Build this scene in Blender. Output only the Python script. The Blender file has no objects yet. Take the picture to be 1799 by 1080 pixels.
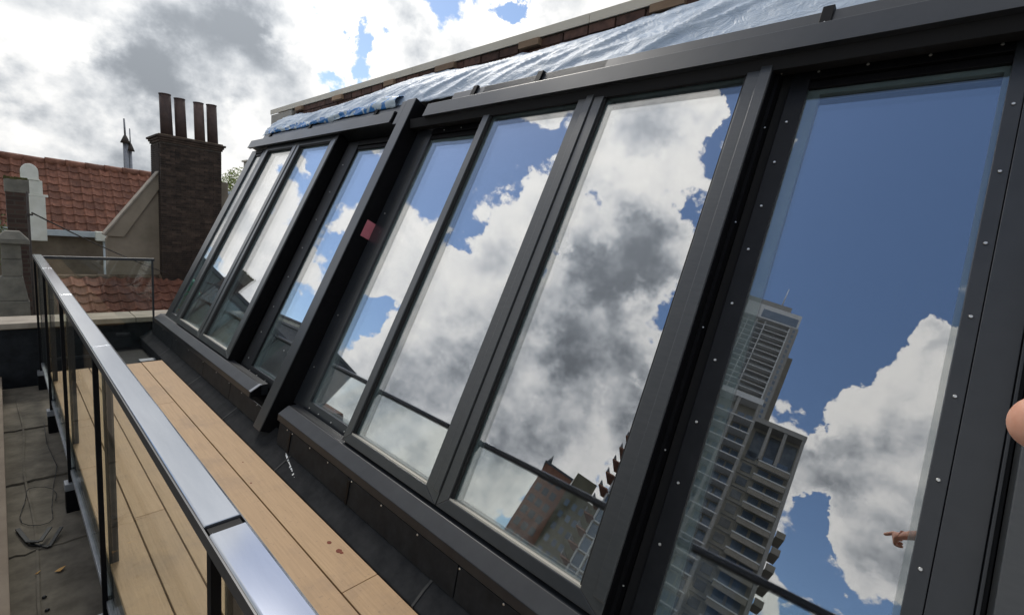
import bpy, bmesh, math, random
from mathutils import Vector, Matrix, noise
random.seed(7)
scene = bpy.context.scene
COL = scene.collection
rad = math.radians

# ------------------------------------------------------------------ camera
# origin = the photographer's phone; +Y runs along the terrace, +X into the sloping facade, z up
R0 = (0.672579, -0.734863, 0.087254)
U0 = (0.047799, 0.1608, 0.985829)
F0 = (0.73848, 0.658878, -0.143276)
cam_d = bpy.data.cameras.new('camera')
cam = bpy.data.objects.new('camera', cam_d)
COL.objects.link(cam)
cam.matrix_world = Matrix(((R0[0], U0[0], -F0[0], 0), (R0[1], U0[1], -F0[1], 0), (R0[2], U0[2], -F0[2], 0), (0, 0, 0, 1)))
cam_d.sensor_width = 36
cam_d.lens = 814.6 / 1799 * 36
cam_d.clip_start = 0.02
cam_d.clip_end = 6000
scene.camera = cam

# ------------------------------------------------------------------ sky
SUN_AZ, SUN_EL = rad(14), rad(50)          # azimuth from +Y towards +X
SUN = Vector((math.sin(SUN_AZ) * math.cos(SUN_EL), math.cos(SUN_AZ) * math.cos(SUN_EL), math.sin(SUN_EL)))
COVER = [(-0.170633, 0.926919, 0.334224, 2500.0, -0.3), (-0.205714, 0.939221, 0.274854, 2500.0, -0.2), (-0.180447, 0.883831, 0.431604, 2500.0, -0.2), (-0.176657, 0.89131, 0.417563, 2500.0, -0.25), (-0.392228, 0.346938, 0.851933, 1307.4, 0.15), (-0.418466, 0.651063, 0.633248, 582.0, 0.22), (-0.376417, 0.636912, 0.672795, 1695.3, 0.15), (-0.376278, 0.491112, 0.785636, 358.1, 0.28), (-0.391375, 0.529328, 0.752753, 1031.1, 0.2), (-0.846958, 0.441588, 0.296078, 337.3, 0.2), (-0.181419, 0.886675, 0.425316, 2500.0, -0.3), (-0.301521, 0.618585, 0.72556, 2500.0, 0.12), (0.164513, 0.962826, 0.214246, 19.2, 0.22), (0.097288, 0.991115, 0.090694, 88.6, 0.1), (0.2658, 0.730278, 0.62932, 134.2, -0.55), (0.168053, 0.674024, 0.71934, 182.5, -0.35), (-0.446211, 0.197394, 0.872887, 1590.0, -0.4), (-0.698596, -0.041757, 0.714297, 2500.0, -0.25), (-0.597287, 0.524675, 0.6066, 392.1, 0.25), (-0.703355, 0.535938, 0.466971, 385.7, 0.25), (-0.749395, 0.449219, 0.486426, 591.0, 0.25), (-0.81197, 0.414206, 0.411264, 438.0, 0.25), (-0.757382, 0.553916, 0.34576, 294.5, 0.2), (-0.543167, 0.761959, 0.352687, 216.9, 0.15), (-0.567078, 0.790002, 0.233066, 303.1, 0.15), (0.081083, 0.9768, 0.198212, 76.5, 0.16), (0.297728, 0.923904, 0.240331, 49.4, 0.16), (0.555261, 0.749598, 0.360261, 84.0, 0.14), (0.707361, 0.5595, 0.431972, 160.9, 0.1), (0.158213, 0.900255, 0.405598, 64.8, 0.08), (0.463388, 0.826645, 0.319264, 2500.0, -0.28), (0.47146, 0.81308, 0.341507, 2500.0, -0.2), (0.458053, 0.844164, 0.278522, 2500.0, -0.22), (0.656344, 0.62854, 0.417313, 2500.0, -0.3), (0.656687, 0.640495, 0.398155, 2500.0, -0.2), (0.070167, 0.969417, 0.235176, 2500.0, -0.15), (0.078632, 0.971536, 0.223461, 2500.0, -0.12), (0.039522, 0.999116, 0.014357, 175.7, 0.1), (-0.180941, 0.894495, 0.408827, 2105.1, -0.3), (-0.178472, 0.878005, 0.444135, 2500.0, -0.25), (-0.174205, 0.91306, 0.368746, 2500.0, 0.2), (-0.154618, 0.932017, 0.327777, 2313.8, 0.12), (-0.229023, 0.929104, 0.290368, 635.6, 0.12), (-0.260257, 0.905205, 0.335961, 2500.0, -0.06), (-0.232972, 0.950619, 0.205054, 577.6, 0.15), (-0.305552, 0.919081, 0.248854, 2004.4, 0.12), (-0.245985, 0.857137, 0.452557, 1886.3, -0.35), (-0.312919, 0.881478, 0.353665, 2100.3, 0.18), (-0.339051, 0.905128, 0.25649, 1407.0, 0.12), (-0.350836, 0.918465, 0.182579, 2500.0, -0.1), (-0.386165, 0.894286, 0.226115, 2500.0, 0.1), (-0.271457, 0.757942, 0.593157, 2500.0, 0.15), (-0.32122, 0.799747, 0.507171, 871.2, -0.3), (-0.35177, 0.820809, 0.450033, 2500.0, -0.1), (-0.374644, 0.835629, 0.401704, 854.3, 0.22), (-0.422522, 0.851811, 0.309665, 1692.8, 0.12), (-0.468958, 0.842238, 0.265919, 2500.0, -0.22), (-0.461194, 0.837389, 0.293393, 2500.0, -0.15), (-0.451525, 0.821507, 0.348212, 2500.0, -0.02), (-0.507194, 0.834888, 0.213815, 1721.7, 0.16), (-0.562425, 0.821169, 0.096746, 682.9, 0.12), (-0.296081, 0.689729, 0.660765, 2500.0, -0.18), (-0.297486, 0.627356, 0.719671, 2500.0, 0.1), (-0.348196, 0.644805, 0.680431, 2500.0, -0.14), (-0.339779, 0.59831, 0.725655, 2500.0, -0.15), (-0.322882, 0.730274, 0.602035, 2500.0, -0.2), (-0.303544, 0.703407, 0.642713, 2500.0, 0.1), (-0.418466, 0.651063, 0.633248, 1006.5, 0.22), (-0.415609, 0.736332, 0.533933, 2093.7, -0.32), (-0.43762, 0.752309, 0.492462, 2500.0, -0.3), (-0.47745, 0.716581, 0.508481, 2500.0, 0.05), (-0.585716, 0.698087, 0.41184, 166.4, 0.22), (-0.586754, 0.754372, 0.29435, 221.0, 0.2), (-0.651113, 0.747306, 0.132609, 444.9, 0.16), (-0.493975, 0.669538, 0.554715, 1516.6, 0.1), (-0.391756, 0.443815, 0.80595, 285.6, 0.22), (-0.379566, 0.360918, 0.851861, 1440.5, 0.2), (-0.368587, 0.304062, 0.878459, 2000.8, -0.75), (-0.425603, 0.300527, 0.853549, 2500.0, -0.6), (-0.431707, 0.349446, 0.831575, 2500.0, -0.22), (-0.465997, 0.356374, 0.809842, 2500.0, 0.08), (-0.47624, 0.350953, 0.806243, 2500.0, -0.2), (-0.543369, 0.372778, 0.752188, 2500.0, -0.22), (-0.47751, 0.402529, 0.780996, 1947.9, 0.15), (-0.580525, 0.493731, 0.647473, 121.7, 0.3), (-0.61839, 0.60264, 0.5044, 210.6, 0.25), (-0.736017, 0.578993, 0.350779, 117.9, 0.25), (-0.807401, 0.55818, 0.19115, 255.0, 0.2), (-0.722757, 0.411448, 0.555278, 422.1, 0.2), (-0.468609, 0.064207, 0.881069, 147.2, -0.6), (-0.610354, 0.11258, 0.784088, 152.3, -0.6), (-0.715004, 0.131142, 0.686711, 232.3, -0.55), (-0.784257, 0.155281, 0.60069, 1076.4, -0.5), (-0.623095, 0.00781, 0.782107, 899.1, -0.5), (-0.452641, 0.008846, 0.891649, 269.2, -0.5), (-0.529353, 0.22439, 0.81819, 613.9, -0.5), (-0.833656, 0.122709, 0.538479, 2500.0, -0.35), (-0.800196, 0.10865, 0.589815, 2500.0, -0.3), (-0.762551, 0.003944, 0.646916, 695.4, 0.62), (-0.847337, 0.008824, 0.530983, 249.1, 0.62), (-0.811261, 0.049815, 0.582558, 752.7, 0.4), (-0.726127, -0.028487, 0.686971, 2080.3, 0.45), (-0.857823, 0.073616, 0.508645, 863.8, 0.42), (-0.877925, -0.056409, 0.475464, 300.3, 0.5), (-0.91816, -0.030979, 0.394997, 989.5, 0.35), (-0.906869, 0.084924, 0.412767, 2500.0, -0.55), (-0.93639, 0.092327, 0.338598, 1115.1, -0.5), (-0.953643, 0.050492, 0.296675, 884.3, -0.4), (-0.900071, 0.049143, 0.432963, 2500.0, 0.2)]
DARK = [(-0.817452, -0.010798, 0.575896, 259.3, -0.8), (-0.813287, 0.064686, 0.578256, 728.5, -0.6), (-0.761177, -0.036972, 0.64749, 934.6, -0.4), (-0.868398, -0.005324, 0.49584, 643.6, -0.3), (0.164386, 0.961026, 0.222275, 684.0, 0.7), (0.228473, 0.94564, 0.231441, 458.5, 0.7), (0.289975, 0.901012, 0.322631, 805.1, 0.6), (0.336817, 0.90534, 0.258678, 1537.0, 0.3), (0.022744, 0.988191, 0.151528, 2258.4, 0.6), (0.284874, 0.911459, 0.296799, 1131.1, 0.5), (0.575946, 0.740642, 0.346029, 320.6, 0.5), (0.534751, 0.757803, 0.373866, 885.6, 0.4), (0.406142, 0.879847, 0.246815, 2416.8, 0.4), (0.371629, 0.874692, 0.311137, 2500.0, -0.3), (0.424959, 0.838388, 0.341345, 1492.7, -0.6), (0.081385, 0.973598, 0.213267, 2500.0, -0.5), (0.118326, 0.961712, 0.247201, 2500.0, -0.4), (0.322212, 0.892628, 0.315268, 2500.0, -0.4), (0.628964, 0.677438, 0.381421, 2336.0, -0.4), (0.517716, 0.798392, 0.307473, 2265.7, 0.2), (0.660861, 0.648902, 0.37708, 1290.8, -0.4), (0.060468, 0.993207, 0.099421, 2453.6, -0.2), (0.376446, 0.904055, 0.202419, 1357.9, 0.3), (-0.581981, 0.488708, 0.649971, 203.7, 0.75), (-0.671958, 0.433903, 0.600167, 353.8, 0.8), (-0.629917, 0.528123, 0.569465, 556.6, 0.6), (-0.752945, 0.402123, 0.520933, 427.5, 0.75), (-0.477987, 0.527551, 0.702295, 607.5, 0.5), (-0.551738, 0.434367, 0.711976, 633.0, 0.7), (-0.758177, 0.506622, 0.410489, 401.2, 0.4), (-0.458538, 0.470641, 0.753817, 2500.0, -0.7), (-0.421873, 0.524527, 0.739523, 2045.6, -0.8), (-0.507782, 0.409752, 0.7578, 2500.0, -0.5), (-0.369322, 0.365726, 0.85431, 2324.3, -0.6), (-0.684963, 0.584096, 0.435497, 1509.7, -0.4), (-0.703271, 0.600775, 0.380105, 1122.5, -0.3), (-0.77685, 0.586915, 0.228111, 427.5, 0.5), (-0.703355, 0.535938, 0.466971, 866.0, 0.5), (-0.799526, 0.420087, 0.429285, 431.5, 0.6), (-0.379436, 0.453309, 0.80656, 508.2, 0.3), (-0.399099, 0.651025, 0.645667, 924.7, -0.4), (-0.619783, 0.70805, 0.338429, 380.7, 0.1), (-0.632267, 0.735743, 0.242736, 296.4, 0.35), (-0.380135, 0.829333, 0.409517, 1659.1, -0.4), (-0.795774, 0.024145, 0.605112, 1794.5, 0.2), (-0.733138, 0.018371, 0.679832, 2500.0, -0.5), (-0.828753, 0.099688, 0.550665, 2500.0, -0.4), (-0.827449, -0.013685, 0.561374, 878.2, 0.35), (-0.863728, 0.018036, 0.503636, 825.0, 0.3), (-0.895348, 0.02105, 0.44487, 1212.2, -0.2), (-0.552149, 0.674485, 0.490103, 534.4, -0.2), (-0.382088, 0.862128, 0.332782, 1726.8, -0.2), (-0.449878, 0.877913, 0.163948, 472.3, 0.1)]

world = bpy.data.worlds.new('World'); scene.world = world; world.use_nodes = True
world.cycles.sampling_method = 'MANUAL'; world.cycles.sample_map_resolution = 512
wt = world.node_tree; wt.nodes.clear(); WL = wt.links
def wn(t, **k):
    n = wt.nodes.new(t)
    for a, b in k.items(): setattr(n, a, b)
    return n
def setin(nd, i, v):
    if v is None: return
    if isinstance(v, bpy.types.NodeSocket): WL.new(v, nd.inputs[i])
    else: nd.inputs[i].default_value = v
def wm(op, a, b=None, c=None, clamp=False):
    n = wn('ShaderNodeMath', operation=op, use_clamp=clamp)
    setin(n, 0, a); setin(n, 1, b); setin(n, 2, c)
    return n.outputs[0]
def wv(op, a, b=None):
    n = wn('ShaderNodeVectorMath', operation=op)
    setin(n, 0, a); setin(n, 1, b)
    return n
tc = wn('ShaderNodeTexCoord')
dirn = wv('NORMALIZE', tc.outputs['Generated']).outputs[0]
sky = wn('ShaderNodeTexSky', sky_type='NISHITA', sun_disc=False)
sky.sun_elevation = SUN_EL; sky.sun_rotation = SUN_AZ
sky.air_density = 1.0; sky.dust_density = 0.6; sky.ozone_density = 3.0
def field(rows, dirn):
    s = 0.0
    for x, y, z, k, a in rows:
        d = wv('DOT_PRODUCT', dirn, (x, y, z)).outputs['Value']
        e = wm('EXPONENT', wm('MULTIPLY_ADD', d, k, -k))
        s = wm('MULTIPLY_ADD', e, a, s)
    return s
def fbm(vec, scale, detail, rough, dist=0.0):
    n = wn('ShaderNodeTexNoise', noise_dimensions='3D')
    n.inputs['Scale'].default_value = scale; n.inputs['Detail'].default_value = detail
    n.inputs['Roughness'].default_value = rough; n.inputs['Distortion'].default_value = dist
    WL.new(vec, n.inputs['Vector'])
    return n.outputs[0]
def smooth(v, a, b, c=0.0, d=1.0):
    n = wn('ShaderNodeMapRange', interpolation_type='SMOOTHSTEP')
    setin(n, 0, v); setin(n, 1, a); setin(n, 2, b); setin(n, 3, c); setin(n, 4, d)
    return n.outputs[0]
pv = wv('MULTIPLY', dirn, (1, 1, 1.15)).outputs[0]
pv2 = wv('ADD', pv, tuple(SUN * 0.030)).outputs[0]
n1 = fbm(pv, 5.2, 11, 0.56)
n1b = fbm(pv2, 5.2, 6, 0.56)
wnz = wn('ShaderNodeTexNoise', noise_dimensions='3D'); WL.new(pv, wnz.inputs['Vector'])
wnz.inputs['Scale'].default_value = 13; wnz.inputs['Detail'].default_value = 7; wnz.inputs['Roughness'].default_value = 0.6
wofs = wv('SCALE', wv('SUBTRACT', wnz.outputs['Color'], (0.5, 0.5, 0.5)).outputs[0]); wofs.inputs['Scale'].default_value = 0.16
wdir = wv('NORMALIZE', wv('ADD', dirn, wofs.outputs[0]).outputs[0]).outputs[0]
cov = field(COVER, wdir)
dens = wm('ADD', wm('MULTIPLY', wm('SUBTRACT', n1, 0.47), 2.1), cov)
alpha = smooth(dens, -0.02, 0.075)
thick = smooth(dens, 0.05, 0.62)
relief = wm('MULTIPLY', wm('SUBTRACT', n1, n1b), 4.5)          # puffs lit from the sun's side
n2 = fbm(pv, 10.0, 8, 0.58)
dark = wm('ADD', wm('MULTIPLY', thick, 0.70), wm('ADD', field(DARK, wdir), wm('MULTIPLY', wm('SUBTRACT', n2, 0.5), 0.55)))
dark = wm('SUBTRACT', dark, relief)
dark = wm('MULTIPLY', dark, smooth(dens, 0.0, 0.30))
dark = smooth(dark, -0.35, 1.55)
toward = wm('POWER', wm('MAXIMUM', wv('DOT_PRODUCT', dirn, tuple(SUN)).outputs['Value'], 0.0), 2.5)
hi = wm('MULTIPLY_ADD', toward, 0.36, 0.76)
lo = wm('MULTIPLY_ADD', toward, 0.36, 0.085)
val = wm('ADD', wm('MULTIPLY', hi, wm('SUBTRACT', 1.0, dark)), wm('MULTIPLY', lo, dark))
tint = wn('ShaderNodeMix', data_type='RGBA')
WL.new(dark, tint.inputs[0]); tint.inputs[6].default_value = (1.0, 0.975, 0.93, 1); tint.inputs[7].default_value = (0.88, 0.955, 1.05, 1)
bgc = wn('ShaderNodeBackground'); WL.new(tint.outputs[2], bgc.inputs['Color']); WL.new(val, bgc.inputs['Strength'])
bgs = wn('ShaderNodeBackground'); WL.new(sky.outputs[0], bgs.inputs['Color']); bgs.inputs['Strength'].default_value = 0.105
mixw = wn('ShaderNodeMixShader'); WL.new(alpha, mixw.inputs[0]); WL.new(bgs.outputs[0], mixw.inputs[1]); WL.new(bgc.outputs[0], mixw.inputs[2])
out = wn('ShaderNodeOutputWorld'); WL.new(mixw.outputs[0], out.inputs['Surface'])

# ------------------------------------------------------------------ sun (behind thin cloud) and exposure
sl = bpy.data.lights.new('sun', 'SUN'); sl.energy = 1.3; sl.angle = rad(12); sl.color = (1.0, 0.95, 0.86)
so = bpy.data.objects.new('sun', sl); COL.objects.link(so)
so.rotation_euler = SUN.to_track_quat('Z', 'Y').to_euler()
scene.view_settings.view_transform = 'Standard'; scene.view_settings.look = 'None'
scene.view_settings.exposure = 0.42; scene.view_settings.gamma = 1.0; scene.view_settings.use_curve_mapping = False
scene.render.engine = 'CYCLES'
scene.cycles.max_bounces = 10; scene.cycles.transparent_max_bounces = 16; scene.cycles.glossy_bounces = 6

# ------------------------------------------------------------------ materials
class NT:
    def __init__(s, m):
        m.use_nodes = True; s.t = m.node_tree; s.n = s.t.nodes; s.l = s.t.links
        s.b = s.n['Principled BSDF']; s.o = s.n['Material Output']
    def new(s, t, **k):
        n = s.n.new(t)
        for a, b in k.items(): setattr(n, a, b)
        return n
    def co(s, kind='Object'): return s.new('ShaderNodeTexCoord').outputs[kind]
    def pos(s): return s.new('ShaderNodeNewGeometry').outputs['Position']
    def mapping(s, v, sc):
        m = s.new('ShaderNodeMapping'); s.l.new(v, m.inputs[0]); m.inputs['Scale'].default_value = sc; return m.outputs[0]
    def noise(s, v, sc, det=5, ro=0.55, di=0):
        n = s.new('ShaderNodeTexNoise'); s.l.new(v, n.inputs['Vector'])
        n.inputs['Scale'].default_value = sc; n.inputs['Detail'].default_value = det; n.inputs['Roughness'].default_value = ro; n.inputs['Distortion'].default_value = di
        return n.outputs[0]
    def ramp(s, f, st):
        r = s.new('ShaderNodeValToRGB'); s.l.new(f, r.inputs[0])
        e = r.color_ramp.elements
        while len(e) < len(st): e.new(0.5)
        for i, (p, c) in enumerate(st):
            e[i].position = p; e[i].color = (*c, 1) if len(c) == 3 else c
        return r.outputs[0]
    def mix(s, f, a, b, mode='MIX'):
        m = s.new('ShaderNodeMix', data_type='RGBA', blend_type=mode)
        for i, v in ((0, f), (6, a), (7, b)):
            if isinstance(v, bpy.types.NodeSocket): s.l.new(v, m.inputs[i])
            else: m.inputs[i].default_value = v if i == 0 else (*v, 1)
        return m.outputs[2]
    def bump(s, h, st, di=0.01):
        b = s.new('ShaderNodeBump'); s.l.new(h, b.inputs['Height']); b.inputs['Strength'].default_value = st; b.inputs['Distance'].default_value = di
        s.l.new(b.outputs[0], s.b.inputs['Normal'])
    def math(s, op, a, b=None, c=None):
        m = s.new('ShaderNodeMath', operation=op)
        for i, v in enumerate((a, b, c)):
            if v is None: continue
            if isinstance(v, bpy.types.NodeSocket): s.l.new(v, m.inputs[i])
            else: m.inputs[i].default_value = v
        return m.outputs[0]
MATS = {}
def basic(name, c1, c2=None, rough=0.6, scale=8, metal=0.0, bump=0.0, stretch=(1, 1, 1), spec=0.5, rnd=0.0, rvar=0.0, wpos=True, coat=0.0):
    """two tones blended by fine noise, optional per-object variation"""
    m = bpy.data.materials.new(name); N = NT(m); MATS[name] = m
    v = N.mapping(N.pos() if wpos else N.co(), stretch)
    f = N.noise(v, scale, 7, 0.62)
    col = N.ramp(f, [(0.32, c1), (0.68, c2 or c1)])
    if rnd:
        oi = N.new('ShaderNodeObjectInfo').outputs['Random']
        hv = N.new('ShaderNodeHueSaturation'); N.l.new(col, hv.inputs['Color'])
        N.l.new(N.math('MULTIPLY_ADD', oi, 2 * rnd, 1 - rnd), hv.inputs['Value'])
        col = hv.outputs[0]
    N.l.new(col, N.b.inputs['Base Color'])
    N.b.inputs['Metallic'].default_value = metal
    N.b.inputs['Specular IOR Level'].default_value = spec
    if coat: N.b.inputs['Coat Weight'].default_value = coat; N.b.inputs['Coat Roughness'].default_value = 0.32
    g = N.noise(v, scale * 0.37, 5, 0.6)
    N.l.new(N.math('MULTIPLY_ADD', g, rvar, rough - rvar / 2), N.b.inputs['Roughness'])
    if bump: N.bump(f, bump)
    return m
basic('anthracite', (0.015, 0.018, 0.022), (0.023, 0.026, 0.031), rough=0.36, scale=9, rvar=0.18, bump=0.0, coat=0.3)
basic('sill_metal', (0.014, 0.016, 0.020), (0.022, 0.025, 0.029), rough=0.42, scale=9, rvar=0.2, spec=0.3)
basic('anthracite_grained', (0.018, 0.021, 0.024), (0.029, 0.032, 0.034), rough=0.40, scale=16, stretch=(5, 1, 5), rvar=0.15, bump=0.015, coat=0.8)
basic('black_metal', (0.003, 0.003, 0.004), (0.006, 0.006, 0.007), rough=0.5, scale=30, rvar=0.2, spec=0.12)
basic('black_flashing', (0.010, 0.011, 0.013), (0.020, 0.023, 0.027), rough=0.6, scale=14, rvar=0.25, bump=0.04, spec=0.14)
basic('kerb_membrane', (0.012, 0.013, 0.015), (0.027, 0.028, 0.030), rough=0.85, spec=0.12, scale=9, rvar=0.2, bump=0.25)
basic('shaded_frame', (0.006, 0.007, 0.009), (0.011, 0.012, 0.015), rough=0.42, scale=12, rvar=0.15, spec=0.22)  # frame metal darkened in colour to carry the shade of the deep recess
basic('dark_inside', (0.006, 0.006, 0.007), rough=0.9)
basic('rubber', (0.008, 0.008, 0.008), rough=0.6, bump=0.1)
basic('screw_steel', (0.62, 0.62, 0.60), rough=0.35, metal=0.9)
basic('spacer_light_band', (0.13, 0.18, 0.185), (0.17, 0.22, 0.22), rough=0.5, metal=0.0)  # pale teal on the spacer imitates the brighter band of light in the pane
basic('sill_bead', (0.55, 0.52, 0.45), rough=0.45, metal=0.3)
basic('cap_metal', (0.36, 0.385, 0.43), (0.42, 0.445, 0.49), rough=0.14, scale=5, metal=0.85, rvar=0.10, stretch=(4, 0.4, 4))
basic('bitumen', (0.085, 0.075, 0.060), (0.170, 0.150, 0.120), rough=0.95, scale=7, bump=0.3, spec=0.2)
basic('coping_concrete', (0.25, 0.215, 0.17), (0.38, 0.33, 0.27), rough=0.85, scale=6, bump=0.15, rnd=0.08)
basic('fascia_alu', (0.58, 0.53, 0.43), (0.66, 0.61, 0.51), rough=0.5, metal=0.0, scale=3, rnd=0.04)
basic('pale_panel', (0.36, 0.34, 0.30), (0.42, 0.40, 0.36), rough=0.7, scale=5)
basic('brick_shaded', (0.055, 0.030, 0.024), (0.13, 0.068, 0.050), rough=0.9, scale=20, bump=0.2, rnd=0.35)  # brick colour darkened to hold the shadow under the fascia
basic('mortar', (0.16, 0.14, 0.12), (0.24, 0.21, 0.18), rough=0.95, scale=15)
basic('timber', (0.20, 0.13, 0.08), (0.36, 0.24, 0.15), rough=0.8, scale=12, stretch=(1, 0.2, 1), rnd=0.25)
basic('roof_tile', (0.13, 0.050, 0.030), (0.26, 0.110, 0.066), rough=0.75, scale=9, bump=0.2, rnd=0.28)
basic('roof_tile_old', (0.095, 0.036, 0.022), (0.21, 0.085, 0.052), rough=0.85, scale=7, bump=0.25, rnd=0.32)
basic('chimney_brick', (0.026, 0.017, 0.013), (0.078, 0.052, 0.038), rough=0.92, scale=6, bump=0.3, rnd=0.45)
basic('chimney_mortar', (0.050, 0.042, 0.036), (0.12, 0.10, 0.085), rough=0.95, scale=18)
basic('flue_clay', (0.060, 0.038, 0.034), (0.105, 0.066, 0.055), rough=0.75, scale=8, rnd=0.2)
basic('render_brown', (0.125, 0.095, 0.068), (0.205, 0.165, 0.122), rough=0.95, scale=2.6, bump=0.25)
basic('render_grey', (0.20, 0.165, 0.12), (0.30, 0.25, 0.19), rough=0.95, scale=1.8, bump=0.2)
basic('mossy_ridge', (0.08, 0.052, 0.036), (0.16, 0.12, 0.08), rough=0.95, scale=7, bump=0.3)
basic('white_paint', (0.66, 0.66, 0.57), (0.80, 0.80, 0.72), rough=0.6, scale=4)
basic('gutter_paint', (0.42, 0.48, 0.52), (0.56, 0.60, 0.62), rough=0.5, scale=4)
basic('concrete_old', (0.11, 0.105, 0.088), (0.24, 0.225, 0.185), rough=0.95, scale=4, bump=0.3)
basic('moss', (0.05, 0.055, 0.015), (0.11, 0.10, 0.035), rough=1.0, scale=18, bump=0.5)
basic('galvanised', (0.20, 0.21, 0.23), (0.30, 0.31, 0.33), rough=0.45, metal=0.6, scale=8)
basic('iron', (0.03, 0.025, 0.022), (0.06, 0.045, 0.035), rough=0.7, scale=10)
basic('pink_tape', (0.50, 0.14, 0.18), (0.58, 0.18, 0.22), rough=0.6, scale=20)
basic('sealant', (0.60, 0.62, 0.62), (0.75, 0.77, 0.78), rough=0.6, scale=60, bump=0.3)
basic('rust_spot', (0.13, 0.025, 0.012), (0.20, 0.05, 0.025), rough=0.8, scale=80)
basic('dry_leaf', (0.35, 0.17, 0.04), (0.5, 0.3, 0.1), rough=0.8, scale=40)
basic('leaf', (0.10, 0.15, 0.015), (0.26, 0.30, 0.04), rough=0.6, scale=3, rnd=0.1)
basic('shrub_leaf', (0.035, 0.055, 0.012), (0.16, 0.16, 0.05), rough=0.7, scale=6)
basic('bark', (0.06, 0.045, 0.03), (0.10, 0.08, 0.055), rough=0.9, scale=8)
basic('zinc', (0.085, 0.105, 0.105), (0.125, 0.145, 0.142), rough=0.45, metal=0.35, scale=1.5, rnd=0.06)
basic('slate', (0.05, 0.058, 0.068), (0.085, 0.095, 0.105), rough=0.6, scale=3)
basic('corrugated', (0.30, 0.31, 0.26), (0.38, 0.38, 0.32), rough=0.5, scale=3)
basic('city_ground', (0.10, 0.10, 0.095), (0.16, 0.155, 0.145), rough=0.95, scale=0.05)
basic('tower_wall', (0.24, 0.235, 0.22), (0.29, 0.28, 0.26), rough=0.8, scale=0.3)
basic('tower_slab', (0.55, 0.56, 0.56), rough=0.7, scale=0.4)
basic('tower_dark', (0.21, 0.19, 0.155), (0.27, 0.245, 0.205), rough=0.8, scale=0.5)
basic('block_wall', (0.24, 0.225, 0.185), (0.30, 0.28, 0.235), rough=0.85, scale=0.4)
basic('office_brick', (0.18, 0.085, 0.055), (0.26, 0.135, 0.09), rough=0.9, scale=1.2)
basic('office_grey', (0.12, 0.115, 0.08), (0.17, 0.165, 0.12), rough=0.9, scale=0.7)
basic('window_dark', (0.06, 0.066, 0.068), (0.13, 0.14, 0.14), rough=0.12, scale=0.6, rnd=0.3)
basic('window_blue', (0.11, 0.15, 0.20), (0.15, 0.19, 0.25), rough=0.12, scale=0.5, rnd=0.2)
basic('green_fabric', (0.05, 0.45, 0.18), (0.09, 0.55, 0.26), rough=0.6, scale=4)
basic('green_edge', (0.25, 0.62, 0.45), rough=0.5)

def wood_mat():
    m = bpy.data.materials.new('deck_wood'); N = NT(m); MATS['deck_wood'] = m
    p = N.pos(); oi = N.new('ShaderNodeObjectInfo').outputs['Random']
    off = N.new('ShaderNodeVectorMath', operation='ADD'); N.l.new(p, off.inputs[0])
    cmb = N.new('ShaderNodeCombineXYZ'); N.l.new(N.math('MULTIPLY', oi, 31), cmb.inputs[1]); N.l.new(cmb.outputs[0], off.inputs[1])
    g = N.noise(N.mapping(off.outputs[0], (46, 1.6, 46)), 2.2, 8, 0.62, 0.5)
    big = N.noise(off.outputs[0], 1.7, 4, 0.6)
    c = N.ramp(g, [(0.25, (0.36, 0.225, 0.105)), (0.55, (0.46, 0.295, 0.150)), (0.8, (0.53, 0.35, 0.19))])
    c = N.mix(N.math('MULTIPLY', big, 0.5), c, (0.35, 0.22, 0.13))
    dust = N.ramp(N.noise(p, 3.4, 7, 0.65), [(0.50, (0, 0, 0)), (0.72, (1, 1, 1))])
    c = N.mix(N.math('MULTIPLY', dust, 0.45), c, (0.20, 0.135, 0.09))
    sp = N.ramp(N.noise(p, 60, 2, 0.5), [(0.66, (0, 0, 0)), (0.72, (1, 1, 1))])
    c = N.mix(N.math('MULTIPLY', sp, 0.35), c, (0.17, 0.11, 0.07))
    hv = N.new('ShaderNodeHueSaturation'); N.l.new(c, hv.inputs['Color']); N.l.new(N.math('MULTIPLY_ADD', oi, 0.16, 0.92), hv.inputs['Value'])
    N.l.new(hv.outputs[0], N.b.inputs['Base Color']); N.b.inputs['Roughness'].default_value = 0.62
    N.bump(g, 0.15, 0.004)
wood_mat()
def brickwork(name, a, b, mort, bw, bh):
    m = bpy.data.materials.new(name); N = NT(m); MATS[name] = m
    v = N.pos(); sx = N.new('ShaderNodeSeparateXYZ'); N.l.new(v, sx.inputs[0])
    cb = N.new('ShaderNodeCombineXYZ'); N.l.new(N.math('ADD', sx.outputs[0], sx.outputs[1]), cb.inputs[0]); N.l.new(sx.outputs[2], cb.inputs[1])
    t = N.new('ShaderNodeTexBrick'); N.l.new(cb.outputs[0], t.inputs['Vector'])
    t.inputs['Color1'].default_value = (*a, 1); t.inputs['Color2'].default_value = (*b, 1); t.inputs['Mortar'].default_value = (*mort, 1)
    t.inputs['Scale'].default_value = 1; t.inputs['Brick Width'].default_value = bw; t.inputs['Row Height'].default_value = bh; t.inputs['Mortar Size'].default_value = bh * 0.12
    c = N.mix(N.math('MULTIPLY', N.noise(v, 5, 6), 0.6), t.outputs[0], mort, 'MULTIPLY')
    N.l.new(c, N.b.inputs['Base Color']); N.b.inputs['Roughness'].default_value = 0.9
    N.bump(t.outputs[1], -0.3, 0.01)
brickwork('dark_brick', (0.055, 0.032, 0.024), (0.10, 0.06, 0.045), (0.09, 0.075, 0.06), 0.21, 0.065)
brickwork('far_brick', (0.16, 0.07, 0.045), (0.24, 0.12, 0.08), (0.26, 0.22, 0.18), 0.21, 0.065)

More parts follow.
